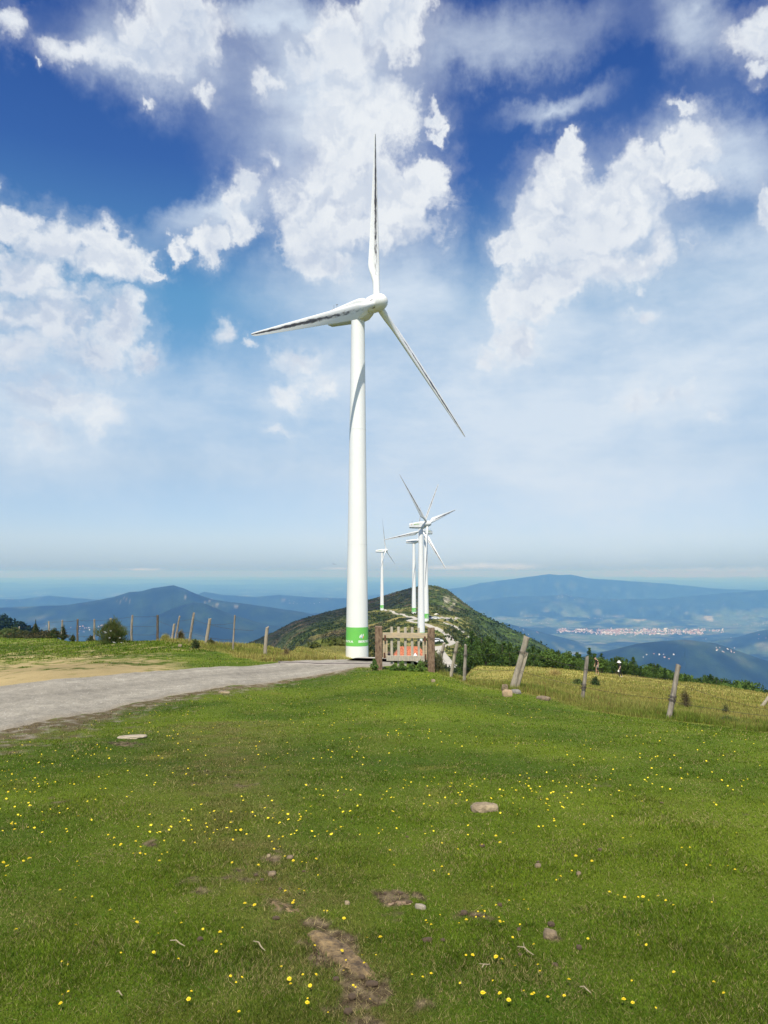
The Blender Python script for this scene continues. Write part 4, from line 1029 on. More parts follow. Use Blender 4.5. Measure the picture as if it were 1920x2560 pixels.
def stone(px, py, wpx, h, label, mat=stone_m, depth=.7, sink=.35, rot=0, group=None, flat=False):
    p = on_ground(px, py); w = wpx / F * p.y / 2 * 1.25
    return rock((p.x, p.y, p.z + h * (1 - sink) * .5), (w, w * depth, h), label, mat, rot=rot, group=group, flat=flat)
stone(1212, 2026, 62, .04, 'largest flat tan stone half buried in the open lawn', pale_stone, rot=.1)
stone(1358, 1750, 27, .07, 'flat square grey slab on the lawn edge between leaning post and slim post', stone_m, 1.2, flat=True, rot=.5)
stone(1262, 1729, 15, .14, 'grey rounded stone at the left foot of the leaning post', stone_m)
stone(1268, 1741, 23, .12, 'tan cracked stone in front of the leaning post', simple('tan_stone', (.46, .34, .20), .9, .4, 9, bump=.7, col2=(.26, .18, .11)))
stone(1289, 1734, 24, .08, 'dark tilted flat stone at the right foot of the leaning post', simple('dark_stone', (.26, .24, .21), .9, .4, 9, bump=.7, col2=(.13, .12, .11)))
stone(330, 1846, 66, .035, 'long flat cream slab in the worn verge below the road', simple('cream_stone', (.42, .36, .26), .92, .25, 7, bump=.5, col2=(.28, .23, .17)), .5, rot=-.15, flat=True)
stone(560, 1733, 26, .03, 'pale flat stone on the near edge of the gravel road', pale_stone, .6, flat=True)
stone(1051, 2273, 26, .022, 'pale grey splinter of stone beside the bare soil patch in the lawn', simple('grey_stone', (.38, .33, .25), .95, .2, 12, col2=(.20, .17, .13)), .45, rot=-.5, flat=True)
stone(1375, 2345, 30, .03, 'brown lump of stone in the near lawn below the flower cluster', stone_m)
stone(450, 1618, 9, .10, 'small white stone on the bank under the two leaning skyline posts', pale_stone)
stone(1083, 1706, 10, .06, 'small white stone in the grass below the right gate post', pale_stone)
stone(1345, 2172, 14, .018, 'small buff stone near the middle right of the lawn', stone_m)
stone(1447, 2190, 11, .016, 'tiny dark stone lying right of the buff stone in the lawn', stone_m)
stone(680, 2190, 18, .018, 'flat pinkish stone at the top of the bare streak in the lawn', stone_m)
stone(725, 2150, 15, .016, 'small brown stone above the bare streak, by the white pebble', stone_m)
stone(672, 2145, 8, .014, 'white pebble in the lawn above the bare streak', pale_stone)
stone(868, 2262, 12, .014, 'buff pebble above the pale splinter in the lawn', pale_stone)
# bedrock showing through the turf
def ledge(px, py, L_, w, h, rot, label, mat):
    p = on_ground(px, py); nx, ny = 60, 22; V = []; C_ = []
    for i in range(nx):
        for j in range(ny):
            u = i / (nx - 1) * 2 - 1; v = j / (ny - 1) * 2 - 1
            x = u * L_; y = v * w
            c, s = math.cos(rot), math.sin(rot); V.append((p.x + x * c - y * s, p.y + x * s + y * c, u, v))
    V = np.array(V); X, Y = V[:, 0], V[:, 1]; u, v = V[:, 2], V[:, 3]
    e = 1 - np.hypot(u * (1 + .25 * fbm(X, Y, .2, 3, 5)), v * (1 + .5 * fbm(X, Y, .12, 3, 6)))
    st = np.floor(v * 2.6 + .6 * fbm(X, Y, .3, 3, 9)) / 2.6 - v
    Z = height(X, Y) + h * np.clip(e * 2.2, -.6, .8) + .012 * ridged(X, Y, .05, 4, 8) - .012 + .35 * h * st * (e > 0) - .008
    i, j = np.meshgrid(np.arange(nx - 1), np.arange(ny - 1), indexing='ij'); Fq = np.stack([i * ny + j, (i + 1) * ny + j, (i + 1) * ny + j + 1, i * ny + j + 1], -1).reshape(-1, 4)
    o = np_mesh('rock_outcrop', np.stack([X, Y, Z], -1), Fq, mat, smooth=True); smooth_angle(o, 40)
    return tag(o, label, 'rock')
lichen = simple('lichened_rock', (.30, .21, .10), .98, .4, 16, bump=1.0, bscale=60, col2=(.065, .045, .028), detail=10)
ledge(845, 2385, .30, .075, .035, -1.0, 'narrow lichened rock ridge breaking through the turf nearest the camera', lichen)
ledge(715, 2270, .13, .05, .018, -.7, 'low tan rock patch at the upper end of the rock ridge', lichen)
ledge(1000, 2262, .10, .04, .018, .1, 'crumbling brown rock patch beside the pale splinter', simple('brown_rock', (.34, .24, .15), .95, .4, 14, bump=.9, bscale=60, col2=(.16, .10, .07), detail=10))

twig_m = simple('dry_twig', (.34, .28, .17), .9, .3, 30)
for i, (x0, y0, x1, y1, lab) in enumerate([(1294, 2384, 1335, 2405, 'pale forked twig in the near lawn right of the flower cluster'), (425, 2372, 462, 2379, 'straight straw stalk in the near lawn on the left'), (633, 2370, 663, 2392, 'dark twig beside the rock ridge'), (1205, 2440, 1225, 2426, 'small curled twig below the flower cluster'), (290, 2500, 305, 2508, 'tiny straw stalk among the lowest flowers on the left'), (1450, 2488, 1478, 2500, 'short brown twig near the lower right of the lawn')]):
    a = on_ground(x0, y0); b = on_ground(x1, y1); mb = MB(); d = b - a; n_ = Vector((-d.y, d.x, 0)); z = Vector((0, 0, .028))
    mb.tube([a + z, a.lerp(b, .35) + z * 1.2 + n_ * .06, a.lerp(b, .7) + z + n_ * -.02, b + z * .8], [.0022, .003, .0028, .0015], 6)
    if i in (0, 3): mb.tube([a.lerp(b, .35) + z * 1.2 + n_ * .06, a + z * 1.3 + n_ * .35 + d * .05], [.002, .001], 5); mb.tube([a.lerp(b, .6) + z, a.lerp(b, .75) + z * 1.2 - n_ * .22], [.002, .001], 5)
    tag(mb.build('twig', twig_m), lab, 'twig')
clod_m = simple('earth_clod', (.24, .16, .09), .98, .4, 25, bump=.8, col2=(.09, .06, .04))
base_clod = None
for i, (px, py) in enumerate([(1250, 2265), (1297, 2330), (1378, 2318), (1068, 2357), (1107, 2356), (1300, 2392), (1448, 2378), (1388, 2416), (1345, 2160), (1205, 2118), (1018, 2096), (1000, 2235), (1022, 2262), (985, 2255), (962, 2238), (1160, 2290), (640, 2192), (655, 2205), (700, 2225), (760, 2180), (905, 2448), (930, 2470), (880, 2500), (840, 2455), (870, 2540), (690, 2300), (500, 2352), (860, 1990), (1655, 2010), (1500, 2130)]):
    p = on_ground(px, py); sz = random.uniform(.008, .018)
    if base_clod is None: o = base_clod = rock((0, 0, 0), (1, 1, .6), None, clod_m, 'earth_clod')
    else: o = base_clod.copy(); link(o)
    o.location = (p.x, p.y, p.z + sz * .5); o.scale = (sz * random.uniform(.8, 1.7), sz, sz); o.rotation_euler = (0, 0, random.uniform(0, 6))
    tag(o, 'small crumbly brown clod of earth on the cropped lawn', 'clod', 'earth clods scattered on the lawn')
# ------------------------------------------------------------------ grass
def blades(n, r0, r1, half, seed, hfun, wfun, keep, colfn, lean, name, label, mat, two=False, px_bias=None):
    g = np.random.default_rng(seed)
    u = g.uniform(1 / r1, 1 / r0, n); r = 1 / u
    th = g.uniform(-half, half, n)
    x = r * np.sin(th); y = r * np.cos(th)
    z = height(x, y)
    col, m = ground_color(x, y, z)
    k = keep(x, y, z, m, g.random(n))
    x, y, z, r, col = x[k], y[k], z[k], r[k], col[k]; m = {a: b[k] for a, b in m.items()}
    n = len(x)
    h = hfun(x, y, r, m, g, n); w = wfun(r, g, n)
    a = g.uniform(0, 2 * np.pi, n); la = g.uniform(0, 2 * np.pi, n); l = lean[0] + (lean[1] - lean[0]) * g.random(n)
    dx, dy = np.cos(a) * w / 2, np.sin(a) * w / 2
    lx, ly = np.cos(la) * np.sin(l) * h, np.sin(la) * np.sin(l) * h; hz = np.cos(l) * h
    C = colfn(col, x, y, r, m, g, n)
    if two:
        mx, my, mz = lx * .35, ly * .35, hz * .6
        V = np.stack([np.stack([x - dx, y - dy, z - .01], -1), np.stack([x + dx, y + dy, z - .01], -1), np.stack([x + mx + dx * .7, y + my + dy * .7, z + mz], -1), np.stack([x + mx - dx * .7, y + my - dy * .7, z + mz], -1), np.stack([x + lx, y + ly, z + hz], -1)], 1).reshape(-1, 3)
        b = np.arange(n)[:, None] * 5; Fs = [b + np.array([[0, 1, 2, 3]]), b + np.array([[3, 2, 4]])]
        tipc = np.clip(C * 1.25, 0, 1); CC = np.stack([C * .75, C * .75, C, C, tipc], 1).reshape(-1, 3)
    else:
        V = np.stack([np.stack([x - dx, y - dy, z - .004], -1), np.stack([x + dx, y + dy, z - .004], -1), np.stack([x + lx, y + ly, z + hz], -1)], 1).reshape(-1, 3)
        Fs = [np.arange(n)[:, None] * 3 + np.array([[0, 1, 2]])]
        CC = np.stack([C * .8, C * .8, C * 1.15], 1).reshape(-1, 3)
    o = np_mesh(name, V, Fs, mat, {'col': np.clip(CC, 0, 1)})
    print(name, n)
    return tag(o, label, kind='stuff')
grass_mat = attr_mat('grass_blades', rough=1.0, translucent=.40, spec=.02)
def keep_lawn(x, y, z, m, q):
    p = 1 - np.clip(m['soil'] * 1.05, 0, .88); p = p * (1 - np.clip(m['sand'] * 1.6, 0, 1)) * (1 - .75 * np.clip(m['verge'], 0, 1)) * (1 - np.clip(m['dry'] * 1.1, 0, .8))
    bald = sst(.42, .7, fbm(x, y, .5, 4, 54)); p = p * (1 - .6 * bald)
    return (~m['road']) & (q < p)
def h_lawn(x, y, r, m, g, n):
    t = sst(-.3, .5, fbm(x, y, .6, 3, 101)); tuft = sst(.45, .7, fbm(x, y, .35, 3, 102))
    return (.011 + .012 * t + .018 * tuft) * g.uniform(.5, 1.4, n) * (1 + np.clip(r - 8, 0, 20) / 16)
def c_lawn(col, x, y, r, m, g, n):
    pt = fbm(x, y, .22, 3, 107)[:, None]; v = g.uniform(.35, 1.75, (n, 1)) * (1 + .6 * pt); c = col * np.clip(v, .25, 2.6)
    q = g.random(n); k = q < (.09 + .26 * sst(-.05, .5, fbm(x, y, .55, 4, 53)))          # dry straws among the green
    c[k] = np.array([.42, .35, .15]) * g.uniform(.35, 1.3, (k.sum(), 1))
    k2 = (q > .90); c[k2] = np.array([.05, .12, .012]) * g.uniform(.7, 1.4, (k2.sum(), 1))
    k3 = (q > .80) & (q < .86); c[k3] = np.array([.16, .23, .04]) * g.uniform(.7, 1.3, (k3.sum(), 1))
    return c
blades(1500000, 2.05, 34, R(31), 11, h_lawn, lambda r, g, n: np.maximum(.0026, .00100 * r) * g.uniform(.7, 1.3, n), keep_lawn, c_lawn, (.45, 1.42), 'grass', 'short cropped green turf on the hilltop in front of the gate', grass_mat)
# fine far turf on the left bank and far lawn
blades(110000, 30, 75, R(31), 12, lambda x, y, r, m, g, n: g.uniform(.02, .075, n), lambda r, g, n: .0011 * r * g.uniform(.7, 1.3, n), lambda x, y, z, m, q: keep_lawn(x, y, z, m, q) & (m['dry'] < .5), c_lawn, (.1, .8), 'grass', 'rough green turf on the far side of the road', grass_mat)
def keep_dry(x, y, z, m, q):
    gr = np.clip(fbm(x, y, 2.6, 3, 103) * 1.2 + .1, 0, .55)
    return (~m['road']) & (m['dry'] > .25) & (q < (m['dry'] - gr * .3))
def c_dry(col, x, y, r, m, g, n):
    base = np.array([.42, .36, .115]); ol = np.array([.16, .215, .035])
    t = np.clip(.42 + .9 * fbm(x, y, 3.2, 4, 104) + g.normal(0, .18, n) + sst(20, 14, r) * .2 + .35 * sst(28, 17, y) * (x > 0), 0, 1)
    c = mixc(np.broadcast_to(base, (n, 3)), ol, t) * g.uniform(.6, 1.35, (n, 1))
    k = g.random(n) < .06; c[k] = np.array([.20, .11, .05])
    return c
def h_dry(x, y, r, m, g, n):
    return (.07 + .10 * sst(-.3, .5, fbm(x, y, 2.2, 3, 105)) + .14 * sst(.3, .7, fbm(x, y, .8, 3, 106))) * g.uniform(.5, 1.5, n) * np.clip(m['dry'] + .15, .3, 1)
blades(560000, 14, 130, R(31), 13, h_dry, lambda r, g, n: np.maximum(.004, .00062 * r) * g.uniform(.6, 1.5, n), keep_dry, c_dry, (.05, .6), 'dry_grass', 'tall straw coloured meadow grass beyond the fences', grass_mat, two=True)

def keep_clover(x, y, z, m, q):
    pt = fbm(x, y, .5, 4, 111) + .4 * fbm(x, y, 2.5, 2, 112)
    return (~m['road']) & (m['soil'] < .5) & (m['verge'] < .5) & (m['sand'] < .3) & (q < sst(.05, .45, pt) + .04)
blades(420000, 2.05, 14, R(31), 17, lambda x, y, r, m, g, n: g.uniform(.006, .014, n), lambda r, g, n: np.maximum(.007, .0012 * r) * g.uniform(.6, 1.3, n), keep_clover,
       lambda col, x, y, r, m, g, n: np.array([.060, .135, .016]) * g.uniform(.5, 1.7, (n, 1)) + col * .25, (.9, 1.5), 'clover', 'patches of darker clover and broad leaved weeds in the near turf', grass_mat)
def keep_litter(x, y, z, m, q):
    return (~m['road']) & (q < .12 + .8 * sst(.1, .55, fbm(x, y, .8, 4, 113)) + m['soil'] * .5)
blades(130000, 2.05, 12, R(31), 18, lambda x, y, r, m, g, n: g.uniform(.02, .05, n), lambda r, g, n: np.maximum(.0028, .0010 * r) * g.uniform(.7, 1.4, n), keep_litter,
       lambda col, x, y, r, m, g, n: np.array([.46, .38, .18]) * g.uniform(.3, 1.15, (n, 1)), (1.1, 1.52), 'dry_litter', 'dead straw and dry stalks lying in the near turf', grass_mat)

# ------------------------------------------------------------------ yellow flowers
yel = simple('petal_yellow', (.86, .66, .015), .6, .12, 60); yel2 = simple('flower_centre', (.75, .45, .01), .7, .2, 90); stem_m = simple('flower_stem', (.08, .14, .03), .7, .2, 40)
def flower_mesh():
    mb = MB(); n = 14
    for ringi, (r1, z1, tilt_) in enumerate([(1.0, .10, 0), (.66, .30, .22)]):
        for k in range(n - 3 * ringi):
            a = 2 * math.pi * k / (n - 3 * ringi) + ringi * .2 + random.uniform(-.08, .08); w = .17 * (1 - .2 * ringi); L_ = r1 * random.uniform(.88, 1.08)
            c, s = math.cos(a), math.sin(a)
            P = lambda u, v, z: (c * u - s * v, s * u + c * v, z)
            mb.add([P(.12, -.05, .12), P(.55 * L_, -w, .18 + tilt_ * .6), P(L_, -w * .7, z1 + tilt_ + random.uniform(-.05, .05)), P(L_, w * .7, z1 + tilt_ + random.uniform(-.05, .05)), P(.55 * L_, w, .18 + tilt_ * .6), P(.12, .05, .12)], [[0, 1, 2, 3, 4, 5]], 0)
    mb.lathe([(.02, .42), (.2, .40), (.28, .3), (.2, .12)], 8, True, 1)
    mb.tube([(0, 0, .2), (.05, .03, -.8), (0, .1, -1.9)], .06, 5, True, 2)
    return mb
fm = []
for i in range(4):
    o = flower_mesh().build('yellow_flower', [yel, yel2, stem_m]); fm.append(o.data); bpy.data.objects.remove(o)
FL = [(1057,2462),(1150,2477),(1250,2505),(1030,2455),(1240,2413),(1255,2420),(1165,2408),(1182,2406),(1078,2453),(1345,2430),(1288,2434),(1350,2448),(1423,2472),(1232,2472),(1310,2501),(1330,2509),(1335,2505),(1212,2505),(1370,2516),(1272,2522),(1411,2512),(1207,2502),(1560,2520),(1582,2528),(1640,2540),(1685,2452),(1785,2475),(1810,2503),(1580,2471),
 (1166,2318),(1180,2405),(1148,2325),(1190,2308),(1210,2308),(1205,2282),(1195,2295),(1230,2231),(1068,2325),(1065,2318),(1078,2330),(1100,2305),(1206,2291),(1212,2296),(1250,2322),(1259,2320),(1248,2312),(1300,2328),(1282,2361),(1335,2378),(1470,2365),(1240,2280),(1273,2266),(1310,2266),(1321,2289),(1391,2214),(1402,2205),(1430,2190),(1480,2166),(1440,2155),(1524,2245),(1596,2260),(1608,2258),(1545,2255),(1562,2260),(1665,2267),(1684,2278),(1646,2257),(1622,2266),(1705,2132),(1725,2132),(1716,2178),(1776,2177),(1780,2272),(1820,2180),(1838,2187),(1616,2379),(1596,2358),(1105,2180),(1122,2200),(1085,2190),(985,2178),(975,2140),(1105,2120),(1145,2135),(1205,2125),(1385,2060),(1390,2078),(1346,2078),(1358,2078),(1460,2072),(1208,2096),(1205,2100),(1240,2102),(1250,2120),(1370,2036),(1368,2010),(1365,2020),(1352,2008),(1330,1988),(1263,1998),(1290,1986),(1300,2032),(1140,2020),(1162,2045),(1086,1953),(1090,1950),(1060,2020),(1037,2006),(1010,1958),(966,1953),(985,2040),(1013,1973),(1022,1975),
 (606,2336),(646,2178),(580,2170),(553,2380),(540,2398),(576,2462),(605,2462),(590,2477),(478,2500),(471,2520),(507,2340),(550,2350),(395,2350),(335,2315),(342,2325),(395,2350),(453,2325),(302,2399),(384,2400),(446,2418),(170,2498),(155,2510),(151,2531),(154,2424),(169,2430),(40,2341),(189,2332),(150,2241),(184,2204),(188,2261),(230,2256),(275,2294),(196,2179),(193,2167),(225,2150),(58,2165),(77,2157),(72,2160),(87,2078),(107,2064),(70,2080),(28,2071),(38,2072),(125,2117),(165,2085),(195,2053),(228,2060),(270,2100),(275,2112),(285,2108),(302,2125),(285,2125),(339,2115),(351,2130),(350,2147),(333,2148),(363,2148),(404,2150),(418,2143),(398,2165),(410,2115),(459,2114),(487,2120),(524,2110),(450,2068),(512,2092),(528,2110),(558,2114),(582,2112),(602,2088),(578,2040),(614,2042),(484,2030),(482,2037),(537,2062),(682,2057),(690,2068),(680,2116),(697,2112),(707,2105),(685,2135),(700,2130),(712,2153),(733,2166),(740,2166),(755,2168),(766,2172),(790,2162),(770,2175),(795,2202),(760,2243),(747,2240),(713,2243),(735,2267),(732,2272),(810,2295),(818,2293),(641,2225),(636,2278),(612,2276),(787,2383),(865,2418),(855,2395),(757,2457),(775,2487),(769,2517),(768,2530),(859,2445),(889,2490),(925,2518),(860,2315),(918,2364),(951,2363),(905,2406),(940,2406),(936,2405),(597,2550),(820,2551),(910,2425),(703,2435),(723,2470),(726,2480),(790,2458),(883,2485),(956,2086),(945,2083),(920,2100),(895,2055),(840,2085),(850,2078),(858,2079),(818,2091),(722,2045),(752,2053),(750,2060),(777,2045),
 (5,1935),(12,1938),(22,1935),(30,1942),(44,1945),(50,1938),(28,1960),(40,1958),(14,1950),(8,1975),(36,1982),(60,1930),(0,1962),(75,1990),(87,1990),(20,1990),(42,1990),(5,2000),(15,2180),(20,2177),(8,2172),(14,2202),(17,2199),(36,2085),(110,1925),(195,1903),(215,1893),(243,1869),(232,1877),(248,1875),(270,1896),(313,1910),(205,1937),(247,1951),(268,1945),(282,1942),(404,1903),(396,1897),(386,1886),(448,1923),(486,1950),(485,1971),(465,1945),(400,1864),(355,1846),(333,1853),(445,1865),(432,1852),(480,1866),(539,1871),(585,1886),(613,1872),(629,1878),(640,1872),(690,1905),(695,1900),(663,1925),(655,1935),(720,1935),(600,1935),(605,1941),(690,1990),(545,1972),(550,1970),(530,1975),(560,1963),(536,1972),(476,2003)]
uniq = []
for f in FL:
    if all(abs(f[0] - q[0]) + abs(f[1] - q[1]) > 7 for q in uniq): uniq.append(f)
FL = uniq[:300]
fx, fy, fz = seen_many([f[0] for f in FL], [min(f[1], 2556) for f in FL], 1.8, 30, 700)
for i, (px, py) in enumerate(FL):
    p = Vector((fx[i], fy[i], fz[i])); o = link(bpy.data.objects.new('yellow_flower', fm[i % 4]))
    s = random.choice([.0045, .006, .008]) * random.uniform(.85, 1.2) * (1 + .12 * (p.y > 4.5)); o.scale = (s, s, s); o.location = (p.x, p.y, p.z + .026 + s * .3)
    o.rotation_euler = (random.uniform(-.5, .25), random.uniform(-.35, .35), random.uniform(0, 6))
    tag(o, 'small yellow daisy-like flower standing just above the cropped lawn', 'flower', 'yellow flowers scattered over the lawn')
# the many more too small to count
g = np.random.default_rng(5); mb = MB(); n_ = 5200
qx = g.uniform(-40, 1960, n_); qy = 1690 + 420 * g.random(n_) ** 1.9
wx, wy, wz = seen_many(qx, qy, 4, 45, 420); m_ = near_masks(wx, wy, wz)
ok = ~m_['road'] & (m_['verge'] < .5) & ((m_['dry'] < .6) | (g.random(n_) > .8)) & (fbm(wx, wy, 1.5, 2, 7) > g.uniform(-.25, .5, n_)) & ~((qx < 960) & (qy < pl(qx, ROAD_NEAR) + 14))
for x_, y_, z_ in list(zip(wx[ok], wy[ok], wz[ok]))[:620]:
    p = Vector((x_, y_, z_))
    s = g.uniform(.0045, .009); a0 = g.uniform(0, 6); z = p.z + .03 + g.uniform(0, .02)
    tx, ty = g.uniform(-.4, .4), g.uniform(-.5, .1)
    pts = [(p.x + s * math.cos(a0 + k), p.y + s * math.sin(a0 + k), z + s * (tx * math.cos(a0 + k) + -ty * math.sin(a0 + k)) + .2 * s * (k % 2)) for k in np.linspace(0, 2 * np.pi, 11)[:-1]]
    mb.add([(p.x, p.y, z)] + pts, [[0, j + 1, (j + 1) % 10 + 1] for j in range(10)])
tag(mb.build('distant_flowers', yel), 'yellow specks of flowers farther up the lawn', kind='stuff')

# ------------------------------------------------------------------ trees
leaf_dark = attr_mat('tree_foliage', rough=.8, translucent=.25, spec=.15); bark = simple('bark', (.12, .09, .065), .9, .4, 6, stretch=(5, 5, 1), bump=.6)
def crown_conifer(seed, h=4.0, rad=1.25, n=2600, tint=(.050, .095, .022)):
    g = np.random.default_rng(seed); V = []; C = []
    layers = 15; pts = []
    for L_ in range(layers):
        t = (L_ + .5) / layers; zc = h * (.06 + .92 * t); rr = rad * (1 - t) ** .8 * g.uniform(.8, 1.15) + .05
        nb = max(4, int(11 * (1 - t)) + 3)
        for b in range(nb):
            a = g.uniform(0, 2 * np.pi); ln = rr * g.uniform(.6, 1.2); m = int(n / layers / nb * (1.3 - .6 * t)) + 4
            u = g.random(m) ** .7
            px_ = np.cos(a) * ln * u; py_ = np.sin(a) * ln * u; pz = zc + ln * u * (.05 + .35 * t) - .25 * ln * u * u * (1 - t) + g.normal(0, .06, m)
            sp = .16 * (.4 + ln * .5)
            pts.append(np.stack([px_ + g.normal(0, sp, m), py_ + g.normal(0, sp, m), pz, np.full(m, g.uniform(.6, 1.5))], -1))
    P = np.concatenate(pts); m = len(P)
    s = g.uniform(.05, .13, m)
    d1 = g.normal(0, 1, (m, 3)); d1 /= np.linalg.norm(d1, axis=1)[:, None]; d2 = np.cross(d1, g.normal(0, 1, (m, 3))); d2 /= np.linalg.norm(d2, axis=1)[:, None]
    q = P[:, :3]; a = q + d1 * s[:, None]; b = q - d1 * s[:, None] * .5 + d2 * s[:, None] * .45; c = q - d1 * s[:, None] * .5 - d2 * s[:, None] * .45
    V = np.stack([a, b, c], 1).reshape(-1, 3); F_ = np.arange(m * 3).reshape(-1, 3)
    col = np.array(tint) * P[:, 3:4] * g.uniform(.6, 1.5, (m, 1)); col = np.where(g.random((m, 1)) < .12, col * np.array([1.9, 1.7, 1.2]), col)
    return V, F_, np.repeat(col, 3, 0)
def crown_bush(seed, h=2.6, rad=1.4, n=2800, tint=(.075, .13, .028)):
    g = np.random.default_rng(seed); nb = 16; pts = []
    for b in range(nb):
        a = g.uniform(0, 2 * np.pi); rr = rad * g.uniform(0, .75); zc = h * g.uniform(.25, .85) * (1 - .25 * rr / rad); br = rad * g.uniform(.25, .5)
        m = n // nb; d = g.normal(0, 1, (m, 3)); d /= np.linalg.norm(d, axis=1)[:, None]; d *= (br * g.uniform(.55, 1.1, (m, 1)))
        pts.append(np.concatenate([d * [1, 1, .85] + [rr * math.cos(a), rr * math.sin(a), zc], np.full((m, 1), g.uniform(.65, 1.4))], 1))
    P = np.concatenate(pts); m = len(P); P[:, 2] = np.abs(P[:, 2]) ; s = g.uniform(.06, .13, m)
    d1 = g.normal(0, 1, (m, 3)); d1 /= np.linalg.norm(d1, axis=1)[:, None]; d2 = np.cross(d1, g.normal(0, 1, (m, 3))); d2 /= np.linalg.norm(d2, axis=1)[:, None]
    q = P[:, :3]; a = q + d1 * s[:, None]; b = q - d1 * s[:, None] * .6 + d2 * s[:, None] * .5; c = q - d1 * s[:, None] * .6 - d2 * s[:, None] * .5
    V = np.stack([a, b, c], 1).reshape(-1, 3); col = np.array(tint) * P[:, 3:4] * g.uniform(.6, 1.5, (m, 1))
    return V, np.arange(m * 3).reshape(-1, 3), np.repeat(col, 3, 0)
def tree_proto(kind, seed, **kw):
    V, F_, C_ = (crown_conifer if kind == 'c' else crown_bush)(seed, **kw)
    root = empty('conifer_tree' if kind == 'c' else 'bushy_tree')
    np_mesh('crown', V, F_, leaf_dark, {'col': C_}, parent=root)
    h = kw.get('h', 4.0 if kind == 'c' else 2.6); mb = MB()
    mb.tube([(0, 0, -.6), (.03, 0, h * .3), (0, .02, h * .62), (0, 0, h * .9)], [.11, .085, .05, .012], 8)
    for q in range(5):
        a = q * 1.3 + seed; z = h * (.15 + .12 * q); mb.tube([(0, 0, z), (math.cos(a) * .5 * (1 - q * .12), math.sin(a) * .5 * (1 - q * .12), z + .12)], [.03, .008], 5)
    mb.build('trunk', bark, root); root['h'] = h
    return root
protos = [tree_proto('c', 1), tree_proto('c', 2, rad=1.0), tree_proto('c', 3, h=3.6, rad=1.45, tint=(.062, .11, .025)), tree_proto('c', 4, h=4.4, rad=1.2, tint=(.040, .078, .022)), tree_proto('b', 5), tree_proto('b', 6, h=2.2, rad=1.2, tint=(.09, .15, .03))]
used_p = set()
def put_tree(k, loc, h, label, group):
    src = protos[k]
    if k in used_p:
        o = src.copy(); link(o)
        for ch in src.children: c = ch.copy(); link(c, o)
    else: o = src; used_p.add(k)
    s = h / src['h']; o.location = loc; o.scale = (s * random.uniform(.85, 1.2), s * random.uniform(.85, 1.2), s); o.rotation_euler = (0, 0, random.uniform(0, 6.28))
    tag(o, label, 'tree' if k < 4 else 'shrub', group); return o
TOPS = [(1166, 1622), (1176, 1604), (1190, 1590), (1208, 1601), (1224, 1588), (1240, 1597), (1260, 1600), (1290, 1612), (1318, 1618), (1350, 1620), (1375, 1628), (1400, 1622), (1420, 1636), (1438, 1627), (1455, 1632), (1471, 1615), (1488, 1635), (1505, 1629), (1530, 1642), (1550, 1652), (1563, 1643), (1580, 1656), (1602, 1662), (1625, 1656), (1650, 1657), (1680, 1672), (1700, 1678), (1725, 1684), (1750, 1692), (1772, 1687), (1792, 1690), (1815, 1702), (1843, 1697), (1860, 1712), (1885, 1716), (1905, 1722), (1935, 1728), (1965, 1735)]
TG = 'young conifers in a belt below the dry meadow'
def tree_label(px, top, big, k):
    return None
lm = [(1166, 'beside the third fence post right of the gate'), (1190, 'tallest pair beside the green hill slope'), (1224, 'in the dense clump left of the leaning post'), (1318, 'just behind the top of the leaning post'), (1400, 'between leaning post and slim post'), (1471, 'behind the top of the slim post'), (1550, 'behind the walkers in the dry meadow'), (1625, 'left of the split post'), (1680, 'behind the top of the split post'), (1772, 'above the sloping meadow right of the split post'), (1843, 'standing apart near the right end of the belt'), (1920, 'at the right end of the belt')]
kinds = ['pointed dark green conifer', 'slim dark conifer', 'broad mid green conifer', 'blackish green conifer', 'rounded green shrub', 'low light green shrub']
cntk = {}
def tl(px, k, row):
    place = min(lm, key=lambda t: abs(t[0] - px))[1]
    adj = ['', 'taller ', 'lower '][row] if row < 3 else ''
    base_ = f'{adj}{kinds[k]} {place}'
    cntk.setdefault(base_, 0); cntk[base_] += 1
    return base_
made = []
for i, (px, py) in enumerate(TOPS):
    for row in range(2 if px < 1560 else 1):
        jx = px + random.uniform(-6, 6) + (11 if row else 0); Y = (random.uniform(88, 93) if row == 0 else random.uniform(95, 106)) + (px > 1500) * 4
        top = py + (0 if row == 0 else random.uniform(4, 18)); P = ground_at(jx, Y); ht = at(jx, top, Y).z - P.z
        if ht < 1.0: ht = 1.2
        k = random.choice([0, 1, 2, 3]) if ht > 2.2 or row == 0 else 2
        made.append((k, P, min(ht, 9.5), jx, row))
    # shrubs filling the foot of the belt
    jx = px + random.uniform(-4, 16); Y = random.uniform(84, 89) + (px > 1500) * 5; P = ground_at(jx, Y)
    made.append((random.choice([4, 5]), P, random.uniform(1.6, 2.8) if px < 1560 else random.uniform(1.3, 2.0), jx, 3))
    if px > 1540:
        for dx_ in (6, 14, 21):
            Yq = random.uniform(90, 99); Pq = ground_at(px + dx_, Yq); made.append((random.choice([2, 4, 5, 3]), Pq, max(1.4, at(px + dx_, py + 7, Yq).z - Pq.z) * random.uniform(.95, 1.25), px + dx_, 1 if dx_ == 14 else 3))
for px, Y, h in [(1168, 80, 3.4), (1180, 82, 4.4), (1195, 84, 3.2), (1214, 80, 3.0), (1236, 84, 3.4), (1256, 86, 3.6), (1275, 84, 3.0), (1335, 86, 2.8), (1205, 88, 5.2), (1230, 90, 5.0)]:
    made.append((random.choice([0, 2, 4]), ground_at(px, Y), h, px, 3))
labs = [tl(jx, k, 0 if row == 3 else row) for k, P, ht, jx, row in made]
